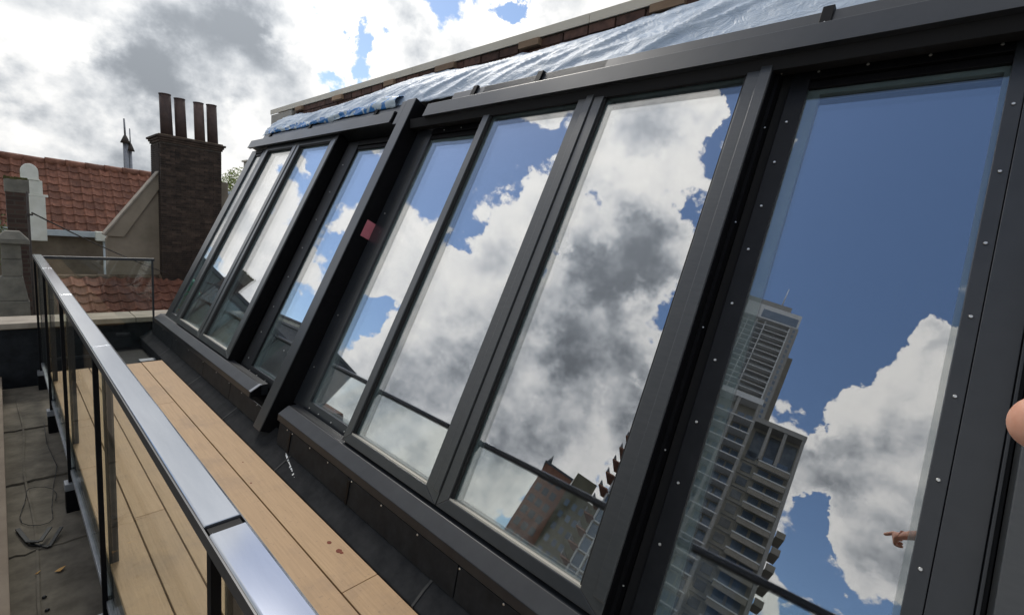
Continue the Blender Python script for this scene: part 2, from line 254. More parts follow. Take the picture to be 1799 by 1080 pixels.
def schlick(N, f0, k=0.96):
    lw = N.new('ShaderNodeLayerWeight'); lw.inputs['Blend'].default_value = 0.5
    return N.math('MULTIPLY_ADD', N.math('POWER', lw.outputs['Facing'], 5.0), k, f0)
def glass_mats():
    # outer sheet of the double glazing: mostly clear, faint reflection
    m = bpy.data.materials.new('glass_outer'); N = NT(m); MATS['glass_outer'] = m
    tr = N.new('ShaderNodeBsdfTransparent'); tr.inputs[0].default_value = (0.96, 0.97, 0.97, 1)
    gl = N.new('ShaderNodeBsdfGlossy'); gl.inputs['Roughness'].default_value = 0.0; gl.inputs['Color'].default_value = (1, 1, 1, 1)
    mx = N.new('ShaderNodeMixShader'); N.l.new(schlick(N, 0.17, 0.6), mx.inputs[0]); N.l.new(tr.outputs[0], mx.inputs[1]); N.l.new(gl.outputs[0], mx.inputs[2])
    N.l.new(mx.outputs[0], N.o.inputs[0])
    # inner sheet: solar coated, near mirror in front of a dark room
    m = bpy.data.materials.new('glass_inner'); N = NT(m); MATS['glass_inner'] = m
    fr = N.new('ShaderNodeLayerWeight'); fr.inputs['Blend'].default_value = 0.5
    df = N.new('ShaderNodeBsdfDiffuse'); df.inputs[0].default_value = (0.012, 0.014, 0.016, 1)
    gl = N.new('ShaderNodeBsdfGlossy'); gl.inputs['Roughness'].default_value = 0.0; gl.inputs['Color'].default_value = (0.93, 0.92, 0.96, 1)
    mx = N.new('ShaderNodeMixShader')
    N.l.new(N.math('MULTIPLY_ADD', fr.outputs['Facing'], 0.45, 0.50), mx.inputs[0]); N.l.new(df.outputs[0], mx.inputs[1]); N.l.new(gl.outputs[0], mx.inputs[2])
    N.l.new(mx.outputs[0], N.o.inputs[0])
    # balustrade glass
    m = bpy.data.materials.new('glass_rail'); N = NT(m); MATS['glass_rail'] = m
    tr = N.new('ShaderNodeBsdfTransparent'); tr.inputs[0].default_value = (0.955, 0.975, 0.955, 1)
    gl = N.new('ShaderNodeBsdfGlossy'); gl.inputs['Roughness'].default_value = 0.0; gl.inputs['Color'].default_value = (1, 1, 1, 1)
    mx = N.new('ShaderNodeMixShader'); N.l.new(schlick(N, 0.045, 0.30), mx.inputs[0]); N.l.new(tr.outputs[0], mx.inputs[1]); N.l.new(gl.outputs[0], mx.inputs[2])
    N.l.new(mx.outputs[0], N.o.inputs[0])
glass_mats()
def skin_mat():
    m = bpy.data.materials.new('skin'); N = NT(m); MATS['skin'] = m
    c = N.ramp(N.noise(N.pos(), 160, 4), [(0.3, (0.60, 0.30, 0.20)), (0.7, (0.68, 0.38, 0.27))])
    N.l.new(c, N.b.inputs['Base Color']); N.b.inputs['Roughness'].default_value = 0.5
    N.b.inputs['Subsurface Weight'].default_value = 0.25; N.b.inputs['Subsurface Radius'].default_value = (0.006, 0.002, 0.001); N.b.inputs['Subsurface Scale'].default_value = 1.0
    N.bump(N.noise(N.pos(), 900, 3), 0.15, 0.0004)
skin_mat()
def sheet_mat():
    m = bpy.data.materials.new('plastic_sheet'); N = NT(m); MATS['plastic_sheet'] = m
    uv = N.co('UV'); p = N.pos()
    c = N.ramp(N.noise(p, 3.5, 6, 0.6), [(0.3, (0.34, 0.46, 0.62)), (0.7, (0.58, 0.67, 0.78))])
    # faded blue print of the foil, a broken band low on the far half
    sep = N.new('ShaderNodeSeparateXYZ'); N.l.new(uv, sep.inputs[0])
    fib = N.noise(N.mapping(p, (30, 30, 4)), 6, 4, 0.7)
    c = N.mix(N.math('MULTIPLY', fib, 0.25), c, (0.75, 0.78, 0.80))
    N.l.new(c, N.b.inputs['Base Color']); N.b.inputs['Roughness'].default_value = 0.42
    N.b.inputs['Specular IOR Level'].default_value = 0.45
    cr = N.math('ABSOLUTE', N.math('SUBTRACT', N.noise(N.mapping(p, (1, 1.2, 2.0)), 9, 4, 0.6, 0.8), 0.5))
    N.bump(N.math('ADD', N.math('MULTIPLY', cr, 3.0), N.math('MULTIPLY', fib, 0.3)), 0.5, 0.010)
    trn = N.new('ShaderNodeBsdfTransparent'); mx = N.new('ShaderNodeMixShader'); mx.inputs[0].default_value = 0.16
    N.l.new(N.b.outputs[0], mx.inputs[1]); N.l.new(trn.outputs[0], mx.inputs[2]); N.l.new(mx.outputs[0], N.o.inputs[0])
    m = bpy.data.materials.new('printed_foil'); N = NT(m); MATS['printed_foil'] = m
    uv = N.co('UV')
    b1 = N.ramp(N.noise(N.mapping(uv, (26, 1.6, 1)), 1.0, 3, 0.5, 0.6), [(0.50, (0, 0, 0)), (0.53, (1, 1, 1))])
    c = N.mix(b1, (0.50, 0.60, 0.68), (0.03, 0.20, 0.55))
    N.l.new(c, N.b.inputs['Base Color']); N.b.inputs['Roughness'].default_value = 0.25
sheet_mat()

# ------------------------------------------------------------------ mesh helpers
class MB:
    def __init__(s): s.v = []; s.f = []; s.sm = []
    def add(s, vs, fs, smooth=False):
        o = len(s.v); s.v += [tuple(v) for v in vs]; s.f += [tuple(i + o for i in f) for f in fs]; s.sm += [smooth] * len(fs); return s
    def hexa(s, p):    # 8 points: bottom 0-3, top 4-7
        return s.add(p, [(0, 3, 2, 1), (4, 5, 6, 7), (0, 1, 5, 4), (1, 2, 6, 5), (2, 3, 7, 6), (3, 0, 4, 7)])
    def box(s, x0, x1, y0, y1, z0, z1):
        return s.hexa([(x0, y0, z0), (x1, y0, z0), (x1, y1, z0), (x0, y1, z0), (x0, y0, z1), (x1, y0, z1), (x1, y1, z1), (x0, y1, z1)])
    def ext(s, poly, y0, y1):   # xz polygon pulled along y
        n = len(poly)
        a = sum(poly[i][0] * poly[(i + 1) % n][1] - poly[(i + 1) % n][0] * poly[i][1] for i in range(n))
        if a < 0: poly = poly[::-1]
        vs = [(x, y0, z) for x, z in poly] + [(x, y1, z) for x, z in poly]
        fs = [tuple(range(n)), tuple(range(2 * n - 1, n - 1, -1))] + [(i, i + n, (i + 1) % n + n, (i + 1) % n) for i in range(n)]
        return s.add(vs, fs)
    def cyl(s, a, b, r0, r1=None, n=12, caps=True):
        r1 = r0 if r1 is None else r1
        a = Vector(a); b = Vector(b); d = (b - a).normalized()
        t = d.orthogonal().normalized(); u = d.cross(t)
        vs = [a + (t * math.cos(2 * math.pi * i / n) + u * math.sin(2 * math.pi * i / n)) * r0 for i in range(n)]
        vs += [b + (t * math.cos(2 * math.pi * i / n) + u * math.sin(2 * math.pi * i / n)) * r1 for i in range(n)]
        s.add(vs, [(i, (i + 1) % n, (i + 1) % n + n, i + n) for i in range(n)], True)
        if caps:
            o = len(s.v) - 2 * n
            s.f += [tuple(o + i for i in range(n - 1, -1, -1)), tuple(o + n + i for i in range(n))]; s.sm += [False, False]
        return s
    def tube(s, pts, r, n=6):
        for i in range(len(pts) - 1): s.cyl(pts[i], pts[i + 1], r, r, n, True)
        return s
    def mesh(s, name, mat):
        me = bpy.data.meshes.new(name); me.from_pydata(s.v, [], s.f); me.materials.append(MATS[mat] if isinstance(mat, str) else mat)
        me.polygons.foreach_set('use_smooth', s.sm); me.update(); return me
    def build(s, name, mat, parent=None, bevel=0.0, seg=2):
        o = bpy.data.objects.new(name, s.mesh(name, mat)); COL.objects.link(o); o.parent = parent
        if bevel:
            b = o.modifiers.new('bevel', 'BEVEL'); b.width = bevel; b.segments = seg; b.limit_method = 'ANGLE'; b.angle_limit = rad(40)
            b.harden_normals = False
        return o
def tag(o, label=None, cat=None, group=None, kind=None):
    if label: o['label'] = label
    if cat: o['category'] = cat
    if group: o['group'] = group
    if kind: o['kind'] = kind
    return o
def empty(name, loc=(0, 0, 0), **k):
    o = bpy.data.objects.new(name, None); o.location = loc; COL.objects.link(o); o.empty_display_size = 0.1
    return tag(o, **k)
def thing(name, label, cat, group=None): return tag(empty(name), label, cat, group)
def piece(mesh, name, parent, loc, rot=None, sc=None):
    o = bpy.data.objects.new(name, mesh); COL.objects.link(o); o.parent = parent; o.location = loc
    if rot is not None: o.rotation_euler = rot
    if sc is not None: o.scale = sc
    return o

# ------------------------------------------------------------------ facade frame: y along, v up the slope, w outwards
TH = 1.1427889
S = Vector((math.cos(TH), 0, math.sin(TH))); Nn = Vector((-math.sin(TH), 0, math.cos(TH)))
A0 = Vector((1.34, 0, -1.30))
def F(y, v, w): return A0 + S * v + Nn * w + Vector((0, y, 0))
def fbox(mb, y0, y1, v0, v1, w0, w1):
    return mb.hexa([F(y0, v0, w0), F(y1, v0, w0), F(y1, v0, w1), F(y0, v0, w1), F(y0, v1, w0), F(y1, v1, w0), F(y1, v1, w1), F(y0, v1, w1)])

# ================================================================== SETTING
tag(MB().box(-1500, 1500, -1500, 1500, -16.6, -16).build('street_ground', 'city_ground'), kind='structure')

# own building: body under and behind the glazing, flat roof on top
bld = thing('apartment_building', 'building topped by the black sloping glazed facade and its brick upstand with pale roof edge', 'building')
pb = lambda v, w: (F(0, v, w).x, F(0, v, w).z)
body = [(1.30, -16), (1.30, -1.56), pb(-0.10, -0.16), pb(2.52, -0.16), (2.80, 1.04), (2.90, 1.04), (9, 1.04), (9, -16)]
MB().ext(body, -6, 7.02).build('facade_core', 'dark_inside', bld)
MB().box(-0.25, 1.295, -6, 7.28, -16, -2.11).build('lower_wall', 'render_brown', bld)
MB().box(2.90, 9, -6, 7.5, 1.045, 1.50).build('upstand_backing', 'mortar', bld)
# upstand bricks (front face), only those the sheet leaves bare: two courses
bm_ = MB().box(-0.010, 0.085, -0.100, 0.100, -0.029, 0.029).mesh('brick', 'brick_shaded')
for k in range(2):
    z = 1.478 - 0.066 * k
    for i in range(41):
        y = -1.3 + 0.215 * i + (0.107 if k else 0)
        if y < 6.75: piece(bm_, 'brick', bld, (2.822 + random.uniform(-.004, .004), y, z))
MB().box(2.835, 2.90, -6, 7.0, 1.045, 1.50).build('mortar_bed', 'mortar', bld)
MB().box(2.80, 2.90, 6.86, 7.58, 0.95, 1.502).build('end_panel', 'pale_panel', bld, 0.003)
yy = -6.0
for L in (4.0, 2.02, 2.0, 2.05, 2.0, 1.53):      # fascia lengths, butted with a fine joint
    MB().ext([(2.795, 1.512), (2.805, 1.512), (2.805, 1.560), (3.05, 1.566), (3.05, 1.582), (2.795, 1.576)], yy + 0.002, yy + L - 0.002).build('fascia', 'fascia_alu', bld, 0.002)
    yy += L
MB().box(3.05, 9, -6, 7.58, 1.502, 1.55).build('flat_roof_top', 'bitumen', bld)
tm = MB().box(-0.03, 0.07, -0.11, 0.11, -0.024, 0.024).mesh('timber_block', 'timber')
for y, s in ((5.55, 1.0), (3.55, 1.2), (1.45, 1.0), (4.45, .8), (6.6, .9), (2.55, .9)):
    piece(tm, 'timber_block', bld, (2.805, y, 1.482), sc=(1, s, 1))

# walkway roof on the street side of the balustrade, and its kerb
fr = MB()
nx, ny = 16, 110
vs = []
for j in range(ny + 1):
    for i in range(nx + 1):
        x = -0.25 + 1.56 * i / nx; y = -5 + 12.3 * j / ny
        vs.append((x, y, -2.10 + 0.007 * noise.noise((x * 3, y * 1.4, 0)) + 0.003 * noise.noise((x * 11, y * 9, 3))))
fs = [(j * (nx + 1) + i, j * (nx + 1) + i + 1, (j + 1) * (nx + 1) + i + 1, (j + 1) * (nx + 1) + i) for j in range(ny) for i in range(nx)]
fr.add(vs, fs, True)
flat = tag(fr.build('flat_roof', 'bitumen'), kind='structure')
for y, x0, x1 in ((4.75, -.06, .5), (3.72, -.06, .5), (5.9, -.06, .5), (2.4, -.06, .5)):   # lapped seams of the roofing felt
    m = MB(); n = 14
    pts = [(x0 + (x1 - x0) * i / n, y + 0.025 * noise.noise((i * .7, y, 5))) for i in range(n + 1)]
    for (xa, ya), (xb, yb) in zip(pts, pts[1:]):
        m.hexa([(xa, ya - .013, -2.10), (xb, yb - .013, -2.10), (xb, yb + .010, -2.10), (xa, ya + .010, -2.10), (xa, ya - .009, -2.088), (xb, yb - .009, -2.088), (xb, yb + .004, -2.088), (xa, ya + .004, -2.088)])
    m.build('felt_seam', 'bitumen', flat)
m = MB(); pts = [(0.055 + 0.012 * math.sin(i * .9), 1.5 + i * .28, 0) for i in range(20)]
for a, b in zip(pts, pts[1:]): m.hexa([(a[0], a[1], -2.1), (a[0] + .012, a[1], -2.1), (b[0] + .012, b[1], -2.1), (b[0], b[1], -2.1), (a[0], a[1], -2.09), (a[0] + .012, a[1], -2.09), (b[0] + .012, b[1], -2.09), (b[0], b[1], -2.09)])
m.build('felt_seam', 'bitumen', flat)
edge = thing('roof_edge_upstand', 'low upstand along the left edge of the walkway roof', 'wall')
MB().box(-0.30, -0.055, -5, 7.28, -16, -1.99).build('wall', 'bitumen', edge)
MB().box(-0.31, -0.045, -5, 7.28, -1.99, -1.95).build('coping', 'render_brown', edge, 0.004)

kerb = tag(MB().ext([(1.142, -1.66), (1.142, -1.615), (1.205, -1.575), (1.262, -1.532), (1.31, -1.50), (1.31, -1.66)], -5, 7.25).build('roof_kerb', 'kerb_membrane', None, 0.006), kind='structure')
MB().box(1.145, 1.28, -5, 7.25, -2.1, -1.66).build('kerb_foot', 'kerb_membrane', kerb)
for y in (6.2, 5.0, 4.0, 2.95, 1.44, 0.3):     # welded overlaps of the membrane strips
    m = MB()
    m.add([(1.139, y, -1.652), (1.139, y + .012, -1.652), (1.139, y + .012, -1.612), (1.139, y, -1.612), (1.203, y + .004, -1.571), (1.203, y + .018, -1.571), (1.262, y - .004, -1.527), (1.262, y + .010, -1.527)],
          [(0, 1, 2, 3), (3, 2, 5, 4), (4, 5, 7, 6)]); m.build('membrane_lap', 'rubber', kerb)

# deck
deck = tag(MB().box(0.28, 1.14, -4, 6.02, -1.76, -1.652).build('terrace_deck', 'iron'), kind='structure')
bx = [0.272, 0.412, 0.547, 0.683, 0.820, 0.957, 1.141]
joints = {0: [4.4, 0.9], 1: [2.9], 2: [5.0, 1.4], 3: [3.6], 4: [4.62, 0.4], 5: [1.72]}
for i in range(6):
    cuts = [6.03 + 0.012 * math.sin(i * 3)] + joints[i] + [-4.0]
    for a, b in zip(cuts, cuts[1:]):
        MB().box(bx[i] + .0032, bx[i + 1] - .0032, b + .0015, a - .0015, -1.648, -1.62).build('plank', 'deck_wood', deck, 0.0025)
for x, y, r in ((1.075, 2.075, .011), (1.082, 1.985, .014), (1.085, 1.965, .009), (0.98, 2.9, .006), (1.03, 3.2, .005)):
    m = MB(); n = 11; vs = [(x + r * (1 + .35 * noise.noise((i, x * 40, 1))) * math.cos(6.283 * i / n), y + r * 1.25 * (1 + .35 * noise.noise((i, 2, y * 9))) * math.sin(6.283 * i / n), -1.6192) for i in range(n)]
    m.add(vs + [(x, y, -1.6180)], [(i, (i + 1) % n, n) for i in range(n)]); m.build('stain', 'rust_spot', deck)
# trough between the deck and the far parapet
tr = thing('end_gutter_box', 'black metal ledge across the terrace end in front of the parapet', 'ledge')
MB().box(0.86, 1.40, 6.08, 7.20, -1.80, -1.72).build('tray', 'black_metal', tr, 0.004)
MB().box(0.86, 1.40, 6.06, 6.075, -1.85, -1.655).build('front_lip', 'black_flashing', tr, 0.002)
MB().box(1.00, 1.20, 6.35, 6.45, -1.72, -1.69).build('bracket', 'galvanised', tr, 0.003)

# ================================================================== GLAZING
def screws_on(parent, pts, r=0.0055):
    me = MB().cyl((0, 0, 0), (0, 0, .0035), r, r * .7, 8).mesh('screw', 'screw_steel')
    q = Nn.to_track_quat('Z', 'Y').to_euler()
    for y, v, w in pts: piece(me, 'screw', parent, F(y, v, w), q)
def glazing(parent, y0, y1, v0, v1, wg, gap=0.020, far=.028):
    """double glazed unit: inner coated pane, spacer, outer pane"""
    fbox(MB(), y0 - .012, y1 + .012, v0 - .012, v1 + .012, wg - gap - .010, wg - gap - .004).build('inner_pane', 'glass_inner', parent)
    m = MB(); t = .013
    for a in ((y0 - .012, y0 + t, v0 - .012, v1 + .012), (y1 - far, y1 + .012, v0 - .012, v1 + .012), (y0 + t, y1 - far, v0 - .012, v0 + t), (y0 + t, y1 - far, v1 - .022, v1 + .012)):
        fbox(m, *a, wg - gap - .003, wg - .005)
    m.build('spacer', 'spacer_light_band', parent)
    fbox(MB(), y0 - .012, y1 + .012, v0 - .012, v1 + .012, wg - .004, wg).build('outer_pane', 'glass_outer', parent)

def sash_leaf(parent, y0, y1, v0, v1, near=.118, far=.062, top=.062, bot=.055):
    """one leaf: four mitred rails with an inner step, dark rebate, bead at the foot"""
    gy0, gy1, gv0, gv1 = y0 + near, y1 - far, v0 + bot, v1 - top
    D = -.085
    def rail(name, pts, hz):
        m = MB(); bot_ = [F(y, v, D) for y, v in pts]; top_ = [F(y, v, 0) for y, v in pts]
        m.hexa(bot_ + top_) ; m.build(name, 'anthracite_grained' if not hz else 'anthracite', parent, 0.003)
    rail('bottom_rail', [(y0, v0), (y1, v0), (gy1, gv0), (gy0, gv0)], 1)
    rail('top_rail', [(gy0, gv1), (gy1, gv1), (y1, v1), (y0, v1)], 1)
    rail('stile', [(y0, v0), (gy0, gv0), (gy0, gv1), (y0, v1)], 0)
    rail('stile', [(gy1, gv0), (y1, v0), (y1, v1), (gy1, gv1)], 0)
    # raised outer lip on the near stile, as on the photographed profile
    fbox(MB(), y0 + .001, y0 + near * .46, v0 + .06, v1 - .06, .0005, .007).build('stile_cover', 'anthracite_grained', parent, 0.002)
    m = MB()
    g = .010
    for a in ((gy0, gy0 + g, gv0, gv1), (gy1 - g, gy1, gv0, gv1), (gy0 + g, gy1 - g, gv1 - g, gv1)): fbox(m, *a, -.030, -.012)
    m.build('gasket', 'rubber', parent)
    fbox(MB(), gy0, gy1, gv0, gv0 + .009, -.030, -.006).build('glazing_bead', 'sill_bead', parent, 0.001)
    glazing(parent, gy0 + .002, gy1 - .002, gv0 + .002, gv1 - .002, -.030)

def sliding(label, y0, ym, y1, v0, v1, near=.118):
    t = thing('sliding_window', label, 'window', 'sliding roof windows of the sloping facade')
    sash_leaf(t, y0, ym - .0025, v0, v1, near=near); sash_leaf(t, ym + .0025, y1, v0, v1, near=.105)
    fbox(MB(), y0 - .004, y0 - .0005, v0 + .002, v1 - .002, -.112, -.003).build('side_shade_sheet', 'black_metal', t)  # added black sheet, paints the unlit near side of the sash
    fbox(MB(), y0 + .004, y0 + .016, v0 + .02, v1 - .02, -.112, -.086).build('side_seal', 'rubber', t)
    return t
SA = sliding('far pair of tall sliding panes standing proud under the shorter top cover', 4.59, 5.51, 6.42, .015, 2.405)
SB = sliding('near pair of tall sliding panes standing proud, reflecting the large grey-bottomed cloud', .666, 1.583, 2.49, .018, 2.435, near=.104)
SC = sliding('sliding window cut off by the right edge of the picture', -2.1, -1.15, -.235, .018, 2.435)
screws_on(SB, [(.641, v, -.050) for v in (.15, .65, 1.15, 1.62, 2.08, 2.36)], .004)
fbox(MB(), .645, .661, .03, 2.42, -.098, -.052).build('track_side', 'black_metal', SB)

def fixed(label, y0, y1, v0, v1, fy0, fy1, w=-.10, mat='black_flashing', mat0=None):
    t = thing('fixed_window', label, 'window', 'fixed recessed panes of the sloping facade')
    fbox(MB(), fy0, y0, v0 - .07, v1 + .09, w - .05, w + .012).build('frame_stile', mat0 or mat, t, 0.002)
    fbox(MB(), y1, fy1, v0 - .07, v1 + .09, w - .05, w + .012).build('frame_stile', mat, t, 0.002)
    fbox(MB(), y0, y1, v0 - .07, v0, w - .05, w + .012).build('bottom_rail', mat, t, 0.002)
    fbox(MB(), y0, y1, v1, v1 + .035, w - .05, w + .006).build('top_rail', 'black_metal', t, 0.002)
    fbox(MB(), y0, y1, v1 + .04, v1 + .088, w - .05, w + .018).build('head_strip', 'black_metal', t, 0.0015)
    glazing(t, y0 + .002, y1 - .002, v0 + .002, v1 - .002, w - .004, far=.044)
    return t
WR = fixed('wide recessed pane at the right reflecting deep blue sky and the tall tower', -.080, .530, .03, 2.300, -.122, .603, mat='shaded_frame', mat0='anthracite')
screws_on(WR, [(-.101, v, -.087) for v in (.35, .595, .845, 1.095, 1.35, 1.60, 1.86, 2.12)] + [(.574, v, -.087) for v in (.33, .555, .79, 1.04, 1.28, 1.52, 1.72, 1.93, 2.13)], .0062)
screws_on(WR, [(y, 2.372, -.081) for y in (-.045, .145, .335, .505)], .0062)
fbox(MB(), .605, .644, -.04, 2.40, -.16, -.105).build('jamb_channel', 'dark_inside', WR)
WB = fixed('recessed pane right of the black divider, half hidden by the near sliding pair', 2.30, 3.155, .075, 2.285, 2.26, 3.36, mat='anthracite')
screws_on(WB, [(y, .035, -.087) for y in (2.62, 2.80, 2.98, 3.12)] + [(3.30, v, -.087) for v in (.3, .72, 1.6)] + [(y, 2.345, -.081) for y in (2.6, 2.8, 3.0)], .006)
WA = fixed('narrow recessed pane left of the black divider', 3.56, 4.290, .055, 2.270, 3.505, 4.50, mat='shaded_frame')
screws_on(WA, [(4.40, v, -.087) for v in (.1, .35, .6, .9, 1.2, 1.5, 1.8, 2.1)] + [(y, .015, -.087) for y in (3.75, 3.92, 4.1, 4.27)] + [(3.85, .3, -.088)], .006)
WF = fixed('narrowest pane at the far end of the sloping facade', 6.575, 6.80, .075, 2.300, 6.445, 6.985, w=-.030, mat='anthracite')
post = thing('facade_post', 'broad smooth grey post right of the tower reflection, beside the hand', 'post')
fbox(MB(), -.214, -.124, -.05, 2.42, -.16, -.086).build('post_cover', 'anthracite', post, 0.002)
fbox(MB(), -.2235, -.216, -.04, 2.42, -.13, -.075).build('post_edge_bead', 'anthracite', post, 0.001)
fbox(MB(), -.233, -.2255, -.04, 2.42, -.14, -.09).build('seal_strip', 'rubber', post)

# divider fin
fin = thing('divider_fin', 'tall black box fin dividing the far and near halves of the facade', 'fin')
fbox(MB(), 3.372, 3.498, -.250, 2.60, -.13, .050).build('box', 'anthracite', fin, 0.003)
fbox(MB(), 3.3685, 3.3715, -.245, 2.595, -.125, .044).build('side_shade_sheet', 'black_metal', fin)  # thin black layer added to darken the fin's shaded side face
fbox(MB(), 3.499, 3.512, -.10, 2.58, -.10, .036).build('slot', 'rubber', fin)
fbox(MB(), 3.513, 3.575, 2.37, 2.60, -.13, .042).build('top_cap', 'anthracite', fin, 0.003)
tag(fbox(MB(), 3.3640, 3.3675, 1.36, 1.50, -.092, -.012).build('tape_tag', 'pink_tape'), 'pink tape tag stuck on the black side of the divider fin', 'tag')

# covers at head and foot
def xz(v, w): p = F(0, v, w); return (p.x, p.z)
def top_cover(label, y0, y1, clips, fl0, fl1, splits):
    t = thing('track_cover', label, 'cover', 'grey covers over the sliding tracks')
    MB().ext([xz(2.395, .052), xz(2.502, .052), xz(2.512, .038), xz(2.512, -.13), xz(2.42, -.13), xz(2.42, .020), xz(2.395, .020)], y0, y1).build('cover_profile', 'anthracite', t, 0.0025)
    MB().ext([xz(2.388, .0545), xz(2.418, .0545), xz(2.418, .0522), xz(2.388, .0522)], y0 + .002, y1 - .002).build('drip_lip', 'anthracite', t)
    ys = [fl0] + splits + [fl1]
    for a, b in zip(ys, ys[1:]):
        MB().ext([xz(2.514, -.004), xz(2.625, -.010), xz(2.64, -.050), xz(2.63, -.055), xz(2.514, -.03)], a + .002, b - .002).build('flashing', 'anthracite', t, 0.0015)
    for c in clips:
        MB().ext([xz(2.513, .008), xz(2.640, .004), xz(2.655, -.05), xz(2.64, -.05), xz(2.513, -.01)], c - .022, c + .022).build('clip', 'black_metal', t, 0.0015)
        screws_on(t, [(c, 2.55, .0045)], .004)
    return t
TA = top_cover('shorter far track cover, its cut black end left of the fin', 3.62, 6.98, (4.05, 5.42, 6.55), 3.58, 6.80, [4.9])
MB().ext([xz(2.397, .050), xz(2.484, .050), xz(2.495, .03), xz(2.495, -.12), xz(2.397, -.12)], 3.612, 3.619).build('end_cap', 'black_metal', TA)
TB = top_cover('long near track cover running off the top right corner', -2.3, 3.155, (.515, 2.10, 2.72), -2.3, 2.97, [2.62, 1.6])
MB().ext([xz(2.402, .048), xz(2.484, .048), xz(2.495, .03), xz(2.495, -.12), xz(2.402, -.12)], 3.156, 3.162).build('end_cap', 'anthracite', TB)
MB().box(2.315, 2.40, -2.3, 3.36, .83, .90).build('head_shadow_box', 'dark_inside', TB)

def sill(label, y0, y1):
    t = thing('sill_cover', label, 'sill', 'black sill covers at the foot of the windows')
    MB().ext([(1.352, -1.302), (1.336, -1.299), (1.264, -1.343), (1.259, -1.389), (1.266, -1.392), (1.40, -1.392), (1.40, -1.302)], y0, y1).build('profile', 'sill_metal', t, 0.003)
    return t
s1 = sill('far sill cover ending in an open black box left of the fin', 3.78, 7.10)
MB().ext([(1.345, -1.306), (1.272, -1.348), (1.266, -1.386), (1.345, -1.386)], 3.772, 3.779).build('end_cap', 'black_metal', s1)
MB().ext([(1.350, -1.300), (1.337, -1.296), (1.262, -1.341), (1.2655, -1.346), (1.337, -1.303)], 3.765, 3.80).build('cut_edge', 'galvanised', s1)
s2 = sill('long near sill cover with a rounded cut left end', -2.3, 3.235)
apron = thing('sill_apron', 'row of flat black apron plates with small screws under the sills', 'cladding')
cuts = [7.1, 6.15, 4.98, 4.22, 3.50]
for a, b in zip(cuts, cuts[1:]):
    MB().ext([(1.272, -1.394), (1.264, -1.394), (1.243, -1.536), (1.252, -1.536)], b + .004, a - .004).build('plate', 'black_flashing', apron, 0.0015)
cuts = [3.20, 3.02, 2.24, 1.30, .36, -.6, -2.3]
for a, b in zip(cuts, cuts[1:]):
    MB().ext([(1.272, -1.394), (1.262, -1.394), (1.241, -1.540), (1.250, -1.540)], b + .004, a - .004).build('plate', 'black_flashing', apron, 0.0015)
for y in cuts[1:3]:
    MB().ext([(1.26, -1.396), (1.254, -1.399), (1.236, -1.538), (1.242, -1.538)], y - .028, y - .004).build('cover_strip', 'black_metal', apron, 0.001)
q = Vector((-.99, 0, .13)).to_track_quat('Z', 'Y').to_euler()
sm_ = MB().cyl((0, 0, 0), (0, 0, .003), .0055, .004, 8).mesh('screw', 'screw_steel')
for y in (2.98, 2.72, 2.48, 2.20, 1.90, 1.59, 1.29, 1.03, .80, .58, 3.06): piece(sm_, 'screw', apron, (1.2595, y, -1.402), q)
for y in (6.6, 6.0, 5.5, 5.0, 4.6, 4.25, 3.95, 3.62): piece(sm_, 'screw', apron, (1.2615, y, -1.402), q, (.7, .7, 1))
for y, z in ((3.06, -1.46), (3.06, -1.52), (2.26, -1.50), (2.26, -1.44), (3.53, -1.46), (3.53, -1.52)): piece(sm_, 'screw', apron, (1.2445 + .13 * (z + 1.52) + .004, y, z), q, (.8, .8, 1))
m = MB()
for i in range(26):     # smear of sealant on the kerb
    t = i / 25; y = 3.02 - .30 * t; x = 1.236 - .06 * t + .004 * noise.noise((i * .8, 3, 1)); z = -1.553 - .045 * t
    s_ = .5 + .9 * abs(noise.noise((i * .55, 7, 2))) * 1.6
    m.hexa([(x - .008 * s_, y - .009, z - .012), (x + .008 * s_, y - .009, z - .002), (x + .008 * s_, y + .008, z - .002), (x - .008 * s_, y + .008, z - .012),
            (x - .006 * s_, y - .008, z - .001), (x + .005 * s_, y - .006, z + .005 * s_), (x + .004 * s_, y + .007, z + .006), (x - .006 * s_, y + .006, z - .002)])
tag(m.build('sealant_smear', 'sealant', None, 0.002), 'torn white strip of sealant lying on the dark kerb below the near sill end', 'sealant')

# ------------------------------------------------------------------ plastic sheet over the upstand
def sheet(name, mat, y0, y1, low, high, off, nyy, ntt, amp, seed, edge=0.03):
    vs = []; fs = []; uvs = []
    for j in range(nyy + 1):
        y = y0 + (y1 - y0) * j / nyy
        top = high(y)
        for i in range(ntt + 1):
            t = i / ntt
            x = low[0] + (top[0] - low[0]) * t; z = low[1] + (top[1] - low[1]) * t
            dg = noise.noise(((y * 1.5 + t * 1.7) * 1.6, (t - y * .25) * 1.2, seed)) + .5 * noise.noise(((y + t * .9) * 6.5, t * 1.6, seed + 4))
            rdg = 1 - abs(2 * noise.noise(((y * .9 + t * .8) * 5.0, (t * .6 - y * .2) * 3, seed + 9)))
            dg2 = .25 * noise.noise((y * 16, t * 7, seed))
            bul = math.sin(math.pi * min(1, t * .94 + .03))
            o = off + bul * .05 + amp * (.65 * dg + .55 * rdg * rdg + .5 * dg2) * (.35 + .65 * bul)
            ex = edge * noise.noise((y * 3.1, 9, seed)) + edge * .5 * noise.noise((y * 11, 3, seed))
            vs.append((x - o * .80, y, z + o * .45 + (ex if i == ntt else (ex * .6 if i == 0 else 0)))); uvs.append((j / nyy, t))
    for j in range(nyy):
        for i in range(ntt):
            a = j * (ntt + 1) + i; fs.append((a, a + ntt + 1, a + ntt + 2, a + 1))
    m = MB().add(vs, fs, True); o = m.build(name, mat)
    ul = o.data.uv_layers.new(name='UVMap')
    for lp in o.data.loops: ul.data[lp.index].uv = uvs[lp.vertex_index]
    sd = o.modifiers.new('thickness', 'SOLIDIFY'); sd.thickness = 0.0015
    return o
